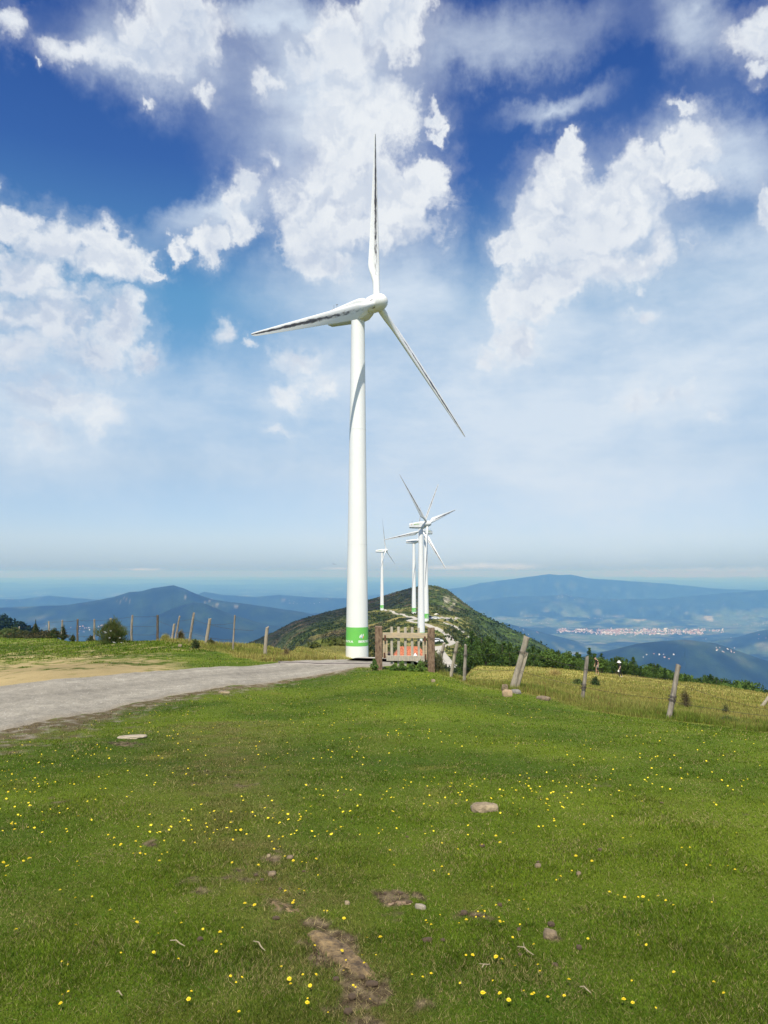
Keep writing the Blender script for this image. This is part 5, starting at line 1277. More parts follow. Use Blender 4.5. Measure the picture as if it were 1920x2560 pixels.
# make every label single one tree out by its order from the left among those alike
order = {}
for i in sorted(range(len(made)), key=lambda i: made[i][3]): order.setdefault(labs[i], []).append(i)
ordn = ['first', 'second', 'third', 'fourth', 'fifth', 'sixth', 'seventh', 'eighth', 'ninth']
for i, (k, P, ht, jx, row) in enumerate(made):
    L_ = labs[i]; q = order[L_]
    lab = L_ if len(q) == 1 else f"{ordn[min(8, q.index(i))]} {L_}"
    put_tree(k, P - Vector((0, 0, .15)), ht, ' '.join(lab.split()[:16]), TG)
for pr in protos: del pr['h']
for o in bpy.data.objects:
    if 'h' in o.keys(): del o['h']

# shrubs near the skyline fence
def clump(px, py, Y, wpx, hpx, name, label, tint, seed, n=2600, leaf_=.03, spiky=0.0, mat=None, parent=None):
    g = np.random.default_rng(seed); P = ground_at(px, Y); w = wpx / F * Y / 2; h = hpx / F * Y
    a = g.uniform(0, 2 * np.pi, n); rr = np.sqrt(g.random(n)); t = g.random(n) ** .8
    prof = np.sin(np.pi * np.clip(t * .75 + .2, 0, 1)) ** .5 * (1 + .25 * np.sin(t * 11 + seed))
    if name == 'creeper': prof = .55 + .45 * np.sin(t * 8 + seed)
    lump = 1 + .35 * np.sin(a * 3 + seed + t * 4) + .25 * np.sin(a * 7 + t * 9) + g.normal(0, .12, n)
    x = np.cos(a) * rr * w * prof * lump; y = np.sin(a) * rr * w * prof * lump; z = t * h * (1 - .35 * rr ** 2) * lump ** .5
    Q = np.stack([x, y, z], -1); s = leaf_ * g.uniform(.5, 1.5, n)
    d1 = g.normal(0, 1, (n, 3)); d1[:, 2] += spiky * 2.5; d1 += spiky * Q * [1.2 / w, 1.2 / w, 0]; d1 /= np.linalg.norm(d1, axis=1)[:, None]
    d2 = np.cross(d1, g.normal(0, 1, (n, 3))); d2 /= np.linalg.norm(d2, axis=1)[:, None]
    lw = .4 if spiky == 0 else .12
    A = Q + d1 * s[:, None] * (1 + 1.6 * (spiky > 0)); B = Q - d1 * s[:, None] * .5 + d2 * s[:, None] * lw; C_ = Q - d1 * s[:, None] * .5 - d2 * s[:, None] * lw
    col = np.array(tint) * 1.7 * g.uniform(.5, 1.6, (n, 1)); br = g.random(n) < .15; col[br] = np.array([.16, .12, .05]) * g.uniform(.6, 1.2, (br.sum(), 1))
    root = empty(name, P); tag(root, label, 'plant')
    np_mesh('foliage', np.stack([A, B, C_], 1).reshape(-1, 3), np.arange(n * 3).reshape(-1, 3), leaf_dark, {'col': np.repeat(np.clip(col, 0, 1), 3, 0)}, parent=root)
    mb = MB()
    for q in range(6): aa = q * 1.05 + seed; mb.tube([(0, 0, -.1), (math.cos(aa) * w * .3, math.sin(aa) * w * .3, h * .5), (math.cos(aa) * w * .45, math.sin(aa) * w * .45, h * .8)], [.02, .014, .005], 5)
    mb.build('stem', bark, root)
    return root
b1 = clump(282, 1606, 38, 62, 52, 'gorse_bush', 'round bristly green bush with white flowers in front of a skyline fence post', (.055, .075, .020), 1, 9000, .055, 1.1)
mb = MB()
for px, py in [(265, 1582), (277, 1578), (274, 1595), (284, 1606), (287, 1607), (304, 1607), (300, 1595), (262, 1580)]:
    p = at(px, py, 37.2); 
    for q in range(3): mb.lathe([(0.001, 0), (.017, .005), (.012, .013), (.001, .015)], 7, False); 
    k = len(mb.v)
    off = p - Vector((b1.location.x, b1.location.y, b1.location.z)) + Vector((0, -.1, 0))
    for i_ in range(k - 84, k): v = mb.v[i_]; mb.v[i_] = (v[0] + off.x + (i_ // 28 % 3) * .03, v[1] + off.y, v[2] + off.z + (i_ // 28 % 2) * .02)
mb.build('blossom', simple('white_petal', (.8, .8, .76), .6, .1), b1)
clump(22, 1600, 64, 70, 22, 'shrub', 'low leafy green shrub at the far left end of the skyline fence', (.06, .085, .028), 2, 5000, .09)
clump(88, 1600, 59, 13, 38, 'creeper', 'dark creeper climbing a skyline fence post', (.022, .038, .014), 3, 2400, .06)
clump(135, 1600, 55, 20, 22, 'shrub', 'small dark shrub between two posts left of the creeper clad post', (.025, .042, .014), 4, 2200, .06)
clump(158, 1600, 52, 15, 32, 'creeper', 'dark bramble leaning on the fourth skyline post', (.026, .040, .015), 5, 2200, .055)
clump(60, 1604, 61, 70, 18, 'bramble', 'long low dark bramble thicket under the left end of the fence', (.028, .036, .016), 6, 5000, .07)
clump(118, 1603, 56, 90, 16, 'bramble', 'brownish dark bramble band below the small dark shrub', (.034, .036, .018), 7, 6000, .07)
clump(182, 1602, 50, 12, 18, 'thistle', 'dark thistle beside the blackest skyline post', (.022, .036, .014), 8, 700, .05)
clump(228, 1600, 47, 16, 16, 'thistle', 'dark thistle left of the bristly bush', (.022, .036, .014), 9, 900, .05)
clump(413, 1598, 39.5, 22, 14, 'grass_tussock', 'yellow green tussock beside the dark skyline post', (.20, .19, .06), 10, 1200, .05, .8)
clump(452, 1602, 38, 14, 22, 'grass_tussock', 'brownish tussock right of the two leaning skyline posts', (.13, .11, .05), 11, 900, .05, .8)
clump(488, 1630, 31, 18, 20, 'shrub', 'small dark green shrub on the bank below the pale skyline post', (.030, .050, .018), 12, 1400, .035)
clump(527, 1602, 33.5, 16, 16, 'shrub', 'wispy shrub right of the pale split skyline post', (.05, .06, .025), 13, 900, .04)
clump(716, 1648, 28, 18, 26, 'thistle', 'dry brown thistle at the far road edge near the cattle grid', (.14, .11, .05), 14, 1100, .035, .5)
clump(937, 1668, 22.2, 14, 24, 'weed', 'leafy green weed at the foot of the left gate post', (.06, .11, .025), 15, 1400, .03)
for i, (px, w, h, lab) in enumerate([(985, 16, 14, 'low green weed under the left pickets of the gate'), (1005, 18, 20, 'bushy green weed under the middle picket'), (1030, 18, 16, 'light green weed under the fourth picket'), (1052, 18, 26, 'tallest green weed under the right pickets of the gate')]):
    clump(px, 1670, 22.1, w, h, 'weed', lab, (.075, .13, .03), 20 + i, 1500, .028)
clump(1098, 1662, 23.2, 22, 46, 'shrub', 'grey green twiggy bush right of the brown gate post', (.09, .10, .05), 26, 2600, .03, .3)
clump(1488, 1705, 44, 22, 22, 'shrub', 'small dark sapling in the dry meadow below the man', (.030, .055, .020), 27, 1100, .05)
clump(1445, 1715, 40, 24, 16, 'shrub', 'low green shrub in the dry meadow left of the slim post', (.06, .09, .03), 28, 1400, .05)
clump(1715, 1752, 26, 22, 46, 'thistle', 'tall brown thistle in the dry meadow right of the split post', (.07, .06, .03), 29, 1200, .035, .3)
clump(1815, 1760, 24, 14, 26, 'thistle', 'thin thistle in the meadow near the right fence stub', (.06, .07, .03), 30, 700, .03, .3)
clump(1385, 1703, 58, 26, 14, 'grass_tussock', 'mounded straw tussock left of the slim post near the conifers', (.32, .26, .10), 31, 1500, .07, .8)
clump(1820, 1790, 18, 50, 14, 'grass_tussock', 'dark green tussock at the meadow edge right of the split post', (.045, .075, .022), 32, 2500, .03, .6)

# ------------------------------------------------------------------ scrub on the ridge, far wood on the left
def scrub(name, label, n, y0, y1, p0, p1, tint, size, seed, keep=None, dens=1):
    g = np.random.default_rng(seed); Y = np.exp(g.uniform(math.log(y0), math.log(y1), n)); px = g.uniform(p0, p1, n); X = (px - 960) / F * Y
    Z = height(X, Y); C_, m = ground_color(X, Y, Z)
    k = np.ones(n, bool) if keep is None else keep(X, Y, Z, C_, m, g)
    X, Y, Z, C_ = X[k], Y[k], Z[k], C_[k]; n = len(X); q = 7
    s = g.uniform(*size, n)
    ctr = np.stack([X, Y, Z], -1)[:, None] + g.normal(0, 1, (n, q, 3)) * s[:, None, None] * [.55, .55, .22] + np.array([0, 0, .3]) * s[:, None, None]
    ctr = ctr.reshape(-1, 3); ss = np.repeat(s, q) * g.uniform(.25, .6, n * q)
    d1 = g.normal(0, 1, (n * q, 3)); d1 /= np.linalg.norm(d1, axis=1)[:, None]; d2 = np.cross(d1, g.normal(0, 1, (n * q, 3))); d2 /= np.linalg.norm(d2, axis=1)[:, None]
    V = np.stack([ctr + d1 * ss[:, None], ctr - d1 * ss[:, None] * .5 + d2 * ss[:, None] * .8, ctr - d1 * ss[:, None] * .5 - d2 * ss[:, None] * .8], 1).reshape(-1, 3)
    col = C_ * .70 + np.array(tint) * .35; col = np.repeat(col, q, 0) * g.uniform(.55, 1.3, (n * q, 1))
    o = np_mesh(name, V, np.arange(len(V)).reshape(-1, 3), leaf_dark, {'col': np.repeat(np.clip(col, 0, 1), 3, 0)}); print(name, n)
    return tag(o, label, kind='stuff')
def not_path(X, Y, Z, C_, m, g):
    lum = C_.sum(1); px, py = m['px'], m['py']
    onp = np.zeros(len(X), bool)
    for Lp, Rp in ((L2, R2), (L3, R3), (L4, R4), (L5, R5), (L1, R1)):
        P = np.array([( (a[0] + b[0]) / 2, (a[1] + b[1]) / 2, max(abs(a[0] - b[0]), abs(a[1] - b[1])) / 2 + 3.5) for a, b in zip(Lp, [Rp[min(len(Rp) - 1, round(i * (len(Rp) - 1) / max(1, len(Lp) - 1)))] for i in range(len(Lp))])])
        for a, b in zip(P[:-1], P[1:]):
            for t in np.linspace(0, 1, 8):
                q = a * (1 - t) + b * t; onp |= ((px - q[0]) / (q[2] + 1)) ** 2 + ((py - q[1]) / (min(q[2], 7) + 1.5)) ** 2 < 1
    return (lum < .42) & (g.random(len(X)) < np.clip(1.25 - lum * 2.3, .1, 1)) & ~onp
scrub('hill_scrub', 'dark heather, gorse and bracken covering the ridge behind the turbines', 52000, 110, 1000, 560, 1420, (.024, .042, .014), (.35, 1.25), 41, not_path)
scrub('hill_scrub', 'scattered taller bushes on the green right flank of the hill', 1500, 260, 900, 1120, 1400, (.016, .030, .010), (1.6, 3.2), 42, lambda X, Y, Z, C_, m, g: (fbm(X, Y, 60, 3, 5) > .05) & (C_.sum(1) < .3))
def wood(name, label, n, y0, y1, p0, p1, hgt, seed, keep=None, tint=(.016, .034, .012)):
    g = np.random.default_rng(seed); Y = g.uniform(y0, y1, n); px = g.uniform(p0, p1, n); X = (px - 960) / F * Y; Z = height(X, Y)
    if keep is not None:
        k = keep(X, Y, Z); X, Y, Z = X[k], Y[k], Z[k]; n = len(X)
    h = g.uniform(hgt[0], hgt[1], n); q = 26
    t = g.random((n, q)) ** .8; a = g.uniform(0, 2 * np.pi, (n, q)); rr = (1 - t) * .26 * h[:, None] * g.uniform(.4, 1.1, (n, q))
    ctr = np.stack([X[:, None] + rr * np.cos(a), Y[:, None] + rr * np.sin(a), Z[:, None] + t * h[:, None]], -1).reshape(-1, 3); ss = (np.repeat(h, q) * g.uniform(.05, .12, n * q))[:, None]
    d1 = g.normal(0, 1, (n * q, 3)); d1 /= np.linalg.norm(d1, axis=1)[:, None]; d2 = np.cross(d1, g.normal(0, 1, (n * q, 3))); d2 /= np.linalg.norm(d2, axis=1)[:, None]
    V = np.stack([ctr + d1 * ss, ctr - d1 * ss * .5 + d2 * ss * .8, ctr - d1 * ss * .5 - d2 * ss * .8], 1).reshape(-1, 3)
    col = np.array(tint) * g.uniform(.5, 1.7, (n * q, 1)); o = np_mesh(name, V, np.arange(len(V)).reshape(-1, 3), leaf_dark, {'col': np.repeat(col, 3, 0)})
    return tag(o, label, kind='stuff')
wood('far_wood', 'dark conifer wood on the slope beyond the left end of the fence', 4200, 380, 640, -260, 150, (6, 11), 51)
wood('far_wood', 'conifer wood dropping away below the belt of young trees', 2600, 106, 190, 1180, 2100, (2.5, 4.5), 52, lambda X, Y, Z: np.ones(len(X), bool))
# ------------------------------------------------------------------ people
skin_m = simple('skin', (.52, .31, .22), .55, .08, 20); skin_pale = simple('pale_skin', (.60, .40, .31), .55, .08, 20)
cloth_black = simple('black_cloth', (.022, .022, .026), .9, .3, 12); cloth_short = simple('stone_shorts', (.36, .31, .27), .9, .15, 12); cloth_white = simple('white_cloth', (.82, .82, .80), .85, .05, 12)
hair_m = simple('grey_hair', (.30, .26, .22), .8, .3, 30); shoe_m = simple('shoe', (.45, .42, .38), .7, .2, 20)
def skinned(name, verts, edges, radii, mat, parent, root=0, sub=2):
    me = bpy.data.meshes.new(name); me.from_pydata([tuple(v) for v in verts], edges, [])
    o = bpy.data.objects.new(name, me); COL.objects.link(o)
    sk = o.modifiers.new('s', 'SKIN'); sk.use_smooth_shade = True
    sm = o.modifiers.new('d', 'SUBSURF'); sm.levels = sub; sm.render_levels = sub
    for i, r in enumerate(radii):
        r = r if isinstance(r, tuple) else (r, r); me.skin_vertices[0].data[i].radius = r
    me.skin_vertices[0].data[root].use_root = True
    bpy.context.view_layer.update(); dg = bpy.context.evaluated_depsgraph_get()
    m2 = bpy.data.meshes.new_from_object(o.evaluated_get(dg)); m2.name = name
    bpy.data.objects.remove(o); bpy.data.meshes.remove(me)
    m2.materials.clear(); m2.materials.append(mat)
    m2.polygons.foreach_set('use_smooth', [True] * len(m2.polygons))
    return link(bpy.data.objects.new(name, m2), parent)
class Rig:
    def __init__(s): s.v = []; s.e = []; s.r = []
    def add(s, p, r, par=None):
        s.v.append(p); s.r.append(r); i = len(s.v) - 1
        if par is not None: s.e.append((par, i))
        return i
def person(loc, rot, scale, label, J, look, skin=skin_m):
    """J: joints in metres for a figure 1.75 m tall that faces -X"""
    root = empty('person', loc, (0, 0, rot)); root.scale = (scale,) * 3; tag(root, label, 'person')
    r = Rig(); pel = r.add(J['pelvis'], .125); ch = r.add(J['waist'], .115, pel); ch2 = r.add(J['chest'], (.15, .12), ch); nk = r.add(J['neck'], .06, ch2)
    hd0 = r.add(J['jaw'], .075, nk); hd = r.add(J['head'], .098, hd0); tp = r.add(J['crown'], .06, hd)
    hx, hy, hz = J['head']; mb = MB(); mb.lathe([(.001, -.03), (.016, -.02), (.012, .01), (.001, .03)], 8); o = mb.build('nose', skin, root); o.location = (hx - .082, hy, hz - .02); n0 = None                     # nose
    for sgn, S in ((-1, 'R'), (1, 'L')):
        sh = r.add(J['sh' + S], .062, ch2); el = r.add(J['el' + S], .043, sh); wr = r.add(J['wr' + S], .028, el)
        w = Vector(J['wr' + S]); d = (w - Vector(J['el' + S])).normalized(); pm = r.add(tuple(w + d * .06), .034, wr)
        side_ = Vector((0, 1, 0)).cross(d).normalized()
        for q in range(4):
            b = w + d * .09 + side_ * (.026 - .0175 * q); a1 = r.add(tuple(b), .0105, pm); L_ = (.036, .042, .040, .030)[q]
            a2 = r.add(tuple(b + d * L_ + Vector((-.006, -sgn * .012, 0))), .009, a1); r.add(tuple(b + d * L_ * 1.7 + Vector((-.012, -sgn * .032, 0))), .0075, a2)
        t0 = r.add(tuple(w + d * .03 + side_ * .036), .012, pm); r.add(tuple(w + d * .08 + side_ * .058), .010, t0)
        hp = r.add(J['hip' + S], .088, pel); kn = r.add(J['kn' + S], .058, hp); an = r.add(J['an' + S], .038, kn)
        a = Vector(J['an' + S]); hl = r.add(tuple(a + Vector((.0, 0, -.05))), .036, an); r.add(tuple(a + Vector((-.15, 0, -.07))), .03, hl)
    skinned('body', r.v, r.e, r.r, skin, root)
    for sgn in (-1, 1):                                            # eyes, ears
        mb = MB(); mb.lathe([(.001, -.012), (.011, -.006), (.011, .006), (.001, .012)], 8); o = mb.build('eye', cloth_white if False else cloth_black, root); o.location = (hx - .070, hy + sgn * .032, hz + .008)
        mb = MB(); mb.lathe([(.004, -.03), (.022, -.015), (.022, .015), (.004, .03)], 8); o = mb.build('ear', skin, root); o.location = (hx + .01, hy + sgn * .078, hz - .01); o.scale = (1, .5, 1)
    def garment(name, keys, extra, mat):
        g = Rig(); idx = {}
        for k, par, rad in keys:
            p = J[k] if isinstance(k, str) else k
            idx[k if isinstance(k, str) else str(k)] = g.add(p, rad, None if par is None else idx[par])
        return skinned(name, g.v, g.e, g.r, mat, root)
    mid = lambda a, b, t: tuple(Vector(J[a]).lerp(Vector(J[b]), t))
    J['slR'] = mid('shR', 'elR', .75); J['slL'] = mid('shL', 'elL', .75); J['hem'] = tuple(Vector(J['pelvis']) + Vector((0, 0, -.10)))
    J['collar'] = mid('chest', 'neck', .62); J['wb'] = tuple(Vector(J['pelvis']).lerp(Vector(J['waist']), .55))
    garment('shirt', [('chest', None, (.180, .150)), ('collar', 'chest', (.13, .13)), ('waist', 'chest', .155), ('hem', 'waist', .178), ('shR', 'chest', .092), ('slR', 'shR', .074), ('shL', 'chest', .092), ('slL', 'shL', .074)], None, cloth_black)
    if look == 'man':
        J['lgR'] = mid('hipR', 'knR', .85); J['lgL'] = mid('hipL', 'knL', .85)
        garment('shorts', [('pelvis', None, .155), ('wb', 'pelvis', .150), ('hipR', 'pelvis', .108), ('lgR', 'hipR', .095), ('hipL', 'pelvis', .108), ('lgL', 'hipL', .095)], None, cloth_short)
        g = Rig(); a = g.add((hx + .01, hy, hz + .045), .125); b = g.add((hx + .045, hy, hz - .01), .115, a); skinned('hair', g.v, g.e, g.r, hair_m, root)
    else:
        J['aR'] = mid('knR', 'anR', .9); J['aL'] = mid('knL', 'anL', .9)
        garment('trousers', [('pelvis', None, .150), ('wb', 'pelvis', .145), ('hipR', 'pelvis', .105), ('knR', 'hipR', .078), ('aR', 'knR', .062), ('hipL', 'pelvis', .105), ('knL', 'hipL', .078), ('aL', 'knL', .062)], None, cloth_black)
    for S in 'RL':
        a = Vector(J['an' + S]); g = Rig(); p = g.add(tuple(a + Vector((.03, 0, -.05))), .045); q = g.add(tuple(a + Vector((-.08, 0, -.06))), .046, p); g.add(tuple(a + Vector((-.18, 0, -.072))), .032, q)
        skinned('shoe', g.v, g.e, g.r, shoe_m, root)
    return root
JM = dict(pelvis=(0, 0, .95), waist=(-.02, 0, 1.13), chest=(-.08, 0, 1.33), neck=(-.14, 0, 1.475), jaw=(-.185, 0, 1.505), head=(-.215, 0, 1.575), crown=(-.205, 0, 1.655),
          shR=(-.09, -.19, 1.42), elR=(-.02, -.25, 1.15), wrR=(-.08, -.26, .90), shL=(-.09, .19, 1.42), elL=(-.10, .25, 1.14), wrL=(-.18, .25, .90),
          hipR=(0, -.09, .90), knR=(-.03, -.10, .50), anR=(.06, -.10, .09), hipL=(0, .09, .90), knL=(-.08, .10, .50), anL=(-.10, .10, .09))
PM = ground_at(1494, 76.5)
man = person(PM, R(8), 1.0, 'man in black t-shirt and pale shorts walking head bowed through the dry meadow', dict(JM), 'man')
JW = dict(pelvis=(0, 0, .93), waist=(0, 0, 1.10), chest=(-.02, 0, 1.30), neck=(-.04, 0, 1.44), jaw=(-.055, 0, 1.475), head=(-.07, 0, 1.545), crown=(-.07, 0, 1.63),
          shR=(-.02, -.18, 1.39), elR=(-.04, -.24, 1.13), wrR=(-.16, -.24, .92), shL=(-.02, .18, 1.39), elL=(.08, .23, 1.14), wrL=(.02, .24, .92),
          hipR=(0, -.09, .88), knR=(-.12, -.09, .49), anR=(-.10, -.09, .09), hipL=(0, .09, .88), knL=(.08, .09, .50), anL=(.27, .09, .16))
PWm = ground_at(1550, 77.5)
woman = person(PWm, R(5), .97, 'person all in black with a white sun hat striding left across the dry meadow', dict(JW), 'woman', skin_pale)
def held(name, loc, mb, mat, label, cat):
    o = mb.build(name, mat); o.location = loc; return tag(o, label, cat)
mb = MB()
n_ = 20; rim = [[(r_ * math.cos(2 * math.pi * q / n_) , r_ * math.sin(2 * math.pi * q / n_), z + .012 * math.sin(4 * math.pi * q / n_) * (r_ > .14)) for q in range(n_)] for r_, z in [(.23, -.045), (.18, -.015), (.135, .02), (.13, .07), (.10, .125), (.03, .145)]]
mb.rings(rim, True); hat = held('sun_hat', PWm + Vector((-.07, 0, 1.60)) * .97, mb, cloth_white, 'white wide brimmed sun hat on the person in black', 'hat'); smooth_angle(hat, 50)
mb = MB(); mb.box((0, 0, -.11), (.20, .10, .22), bev=.04, jit=.008); mb.tube([(-.07, 0, -.02), (-.04, 0, .09), (.04, 0, .09), (.07, 0, -.02)], .008, 6)
held('bag', PM + Vector((-.06, -.27, .72)), mb, cloth_black, 'small black bag held low in the man\'s hand', 'bag')
mb = MB(); mb.box((0, 0, -.06), (.15, .07, .19), bev=.03, jit=.012)
held('cloth_bag', PWm + Vector((-.21, -.24, .76)), mb, cloth_white, 'small white bag held in front by the person in black', 'bag')
# walker on the far track
PC = ground_at(1130, 283); 
JC = dict(JW); jc = person(PC, R(90), 1.0, 'tiny distant walker on the concrete track beyond the gate', JC, 'man')

# ------------------------------------------------------------------ cars
glass_m = simple('car_glass', (.02, .025, .03), .12, .1); tyre_m = simple('tyre', (.02, .02, .02), .9, .1); rim_m = simple('wheel_rim', (.45, .46, .48), .35, .1, metal=.7)
lamp_m = simple('headlight', (.75, .75, .72), .2, .05); tail_m = simple('tail_light', (.45, .02, .02), .3, .05)
def car_proto(paint_m):
    root = empty('parked_car')
    prof = [(-2.1, .35), (-2.15, .62), (-2.05, .86), (-1.2, .98), (-.55, 1.42), (.9, 1.47), (1.75, 1.05), (2.1, .98), (2.15, .45), (2.05, .32)]
    rings = []
    for y, ins in ((-.84, 0), (-.88, 0), (.88, 0), (.84, 0)): pass
    mb = MB(); L = []
    for y, k in ((-.86, 1), (-.72, 0), (.72, 0), (.86, 1)):
        L.append([(x * (.985 if k else 1), y * (1 if z < 1.0 else .86), z - (.02 if k else 0)) for x, z in prof])
    mb.rings(L, True); body = mb.build('body', paint_m, root); smooth_angle(body, 40)
    for sgn in (-1, 1):
        for a, b, c, d in [((-1.02, 1.04), (-.50, 1.36), (.12, 1.38), (.12, 1.04)), ((.18, 1.04), (.18, 1.38), (.86, 1.40), (1.42, 1.08))]:
            mb = MB(); f = [(x, sgn * (.868 if z < 1.1 else .762), z) for x, z in (a, b, c, d)]; f2 = [(x, y - sgn * .03, z) for x, y, z in f]; mb.rings([f2, f], True); mb.build('side_window', glass_m, root)
        for x in (-1.35, 1.3):
            mb = MB(); mb.lathe([(.20, -.11), (.31, -.10), (.32, 0), (.31, .10), (.20, .11)], 20, True); w = mb.build('wheel', tyre_m, root, M=Matrix.Rotation(R(90), 4, 'X')); w.location = (x, sgn * .80, .32); smooth_angle(w, 35)
            mb = MB(); mb.lathe([(.19, -.02), (.19, .02), (.05, .035)], 14, True); mb.build('rim', rim_m, w, M=Matrix.Translation((0, sgn * .115, 0)) @ Matrix.Rotation(R(90) * -sgn, 4, 'X'))
        mb = MB(); mb.box((-2.12, sgn * .62, .74), (.10, .30, .14), bev=.03); mb.build('headlight', lamp_m, root)
        mb = MB(); mb.box((2.12, sgn * .68, .88), (.08, .22, .16), bev=.03); mb.build('tail_light', tail_m, root)
        mb = MB(); mb.box((-.85, sgn * .96, 1.02), (.12, .16, .11), bev=.03); mb.build('wing_mirror', paint_m, root)
    for (x0, z0), (x1, z1) in (((-1.14, 1.03), (-.60, 1.39)), ((1.68, 1.10), (.98, 1.44))):
        mb = MB(); o_ = .02 if x0 < 0 else -.02; d = -.02 if x0 < 0 else .02
        mb.rings([[(x0, -.66, z0), (x0, .66, z0), (x1, .60, z1), (x1, -.60, z1)], [(x0 + d, -.66, z0 + .02), (x0 + d, .66, z0 + .02), (x1 + d, .60, z1 + .02), (x1 + d, -.60, z1 + .02)]], True); mb.build('windscreen', glass_m, root)
    return root
def car(px, Y, rot, mat, label):
    r = car_proto(mat); P = ground_at(px, Y); r.location = P + Vector((0, 0, .12)); r.rotation_euler = (0, 0, rot); return tag(r, label, 'car', 'cars parked along the ridge track')
car(1094, 272, R(172), simple('white_car_paint', (.75, .76, .78), .3, .04), 'white estate car parked beside the track right of the gate post')
car(1074, 392, R(170), simple('black_car_paint', (.03, .03, .035), .25, .1), 'black car parked at the turning place beside the turbine towers')
car(1087, 388, R(12), simple('white_car_paint', (.72, .73, .74), .3, .04), 'white car parked between the black car and the grey van-like car')
car(1124, 390, R(185), simple('grey_car_paint', (.22, .22, .23), .3, .1), 'grey car standing alone at the right end of the turning place')
# cream sunshade standing by the cars
pp = ground_at(1091, 396); sh = empty('parasol', pp); tag(sh, 'open cream parasol standing behind the white car at the turning place', 'parasol')
mb = MB(); mb.lathe([(1.35, 2.0), (1.3, 2.08), (.7, 2.42), (.02, 2.6)], 12, False); mb.build('canopy', simple('cream_canvas', (.72, .68, .52), .8, .08), sh)
mb = MB(); mb.tube([(0, 0, -.2), (0, 0, 2.55)], .03, 6); mb.build('pole', grey, sh)

# ------------------------------------------------------------------ house with the red roof, seen through the gate
HY = 212.0
a = at(984, 1616, HY); b = at(1064, 1638, HY); hw = (b.x - a.x) / 2; hc = (a.x + b.x) / 2; gz_ = gz(hc, HY)
hs = empty('small_house', (hc, HY, gz_)); tag(hs, 'low stone house with an orange tiled hip roof seen through the gate pickets', 'house')
wallm = simple('rendered_wall', (.42, .38, .33), .9, .25, 3, col2=(.25, .22, .19)); darkm = simple('dark_opening', (.03, .03, .03), .6, .2)
def roof_material():
    m, nt, bs = new_mat('roof_tiles'); tc = nt.nodes.new('ShaderNodeTexCoord'); wv_ = nt.nodes.new('ShaderNodeTexWave'); wv_.wave_type = 'BANDS'; wv_.bands_direction = 'X'; wv_.inputs['Scale'].default_value = 1.4; wv_.inputs['Distortion'].default_value = .6
    nt.links.new(tc.outputs['Object'], wv_.inputs['Vector']); nz = nt.nodes.new('ShaderNodeTexNoise'); nz.inputs['Scale'].default_value = 2.2; nz.inputs['Detail'].default_value = 6; nt.links.new(tc.outputs['Object'], nz.inputs['Vector'])
    cr = nt.nodes.new('ShaderNodeValToRGB'); cr.color_ramp.elements[0].position = .35; cr.color_ramp.elements[0].color = (.30, .09, .045, 1); cr.color_ramp.elements[1].position = .62; cr.color_ramp.elements[1].color = (.62, .20, .09, 1)
    nt.links.new(nz.outputs['Fac'], cr.inputs['Fac']); nt.links.new(cr.outputs[0], bs.inputs['Base Color']); bp = nt.nodes.new('ShaderNodeBump'); bp.inputs['Distance'].default_value = .08; nt.links.new(wv_.outputs['Fac'], bp.inputs['Height']); nt.links.new(bp.outputs[0], bs.inputs['Normal']); bs.inputs['Roughness'].default_value = .9
    return m
ze = b.z - gz_; zr = a.z - gz_; hd_ = 3.2
mb = MB(); mb.box((0, 0, (ze - .9) / 2), (hw * 2 - .7, hd_ * 2 - .6, ze + .9)); mb.build('wall', wallm, hs)
mb = MB(); e_ = [(-hw, -hd_, ze - .1), (hw, -hd_, ze - .1), (hw, hd_, ze - .1), (-hw, hd_, ze - .1)]; t_ = [(-hw, -hd_, ze), (hw, -hd_, ze), (hw, hd_, ze), (-hw, hd_, ze)]; rA, rB = (-hw + 1.7, 0, zr), (hw - 1.7, 0, zr)
mb.add(e_ + t_ + [rA, rB], [[3, 2, 1, 0], [0, 1, 5, 4], [1, 2, 6, 5], [2, 3, 7, 6], [3, 0, 4, 7], [4, 5, 9, 8], [5, 6, 9], [6, 7, 8, 9], [7, 4, 8]]); rf = mb.build('roof', roof_material(), hs)
for x in (-2.9, .6, 2.4):
    mb = MB(); mb.box((x, -hd_ + .28, ze - .75), (.7, .06, .6)); mb.build('window', darkm, hs)
mb = MB(); mb.box((-1.2, -hd_ + .28, ze - 1.0), (.9, .06, 1.8)); mb.build('door', darkm, hs)
pt = at(1038, 1634, 205); g_ = gz(pt.x, 205); tn = empty('tent', (pt.x, 205, g_)); tag(tn, 'small white pointed tent in front of the orange roofed house', 'tent')
hh = pt.z - g_ + .2; mb = MB(); mb.lathe([(.95, -.2), (.9, hh * .6), (.02, hh)], 8); mb.build('canvas', cloth_white, tn); mb = MB(); mb.box((0, -.93, hh * .25), (.5, .04, hh * .5)); mb.build('door_flap', wallm, tn)
# dark shed left of the house
ps = at(972, 1634, 214); g_ = gz(ps.x, 214); shd = empty('shed', (ps.x, 214, g_)); tag(shd, 'small dark shed left of the orange roofed house', 'shed')
mb = MB(); mb.box((0, 0, (ps.z - g_) / 2 - .2), (1.5, 1.8, ps.z - g_ + .4)); mb.build('wall', darkm, shd); mb = MB(); mb.rings([[(-.9, -1.1, ps.z - g_), (.9, -1.1, ps.z - g_), (0, -1.1, ps.z - g_ + .5)], [(-.9, 1.1, ps.z - g_), (.9, 1.1, ps.z - g_), (0, 1.1, ps.z - g_ + .5)]]); mb.build('roof', bark, shd)

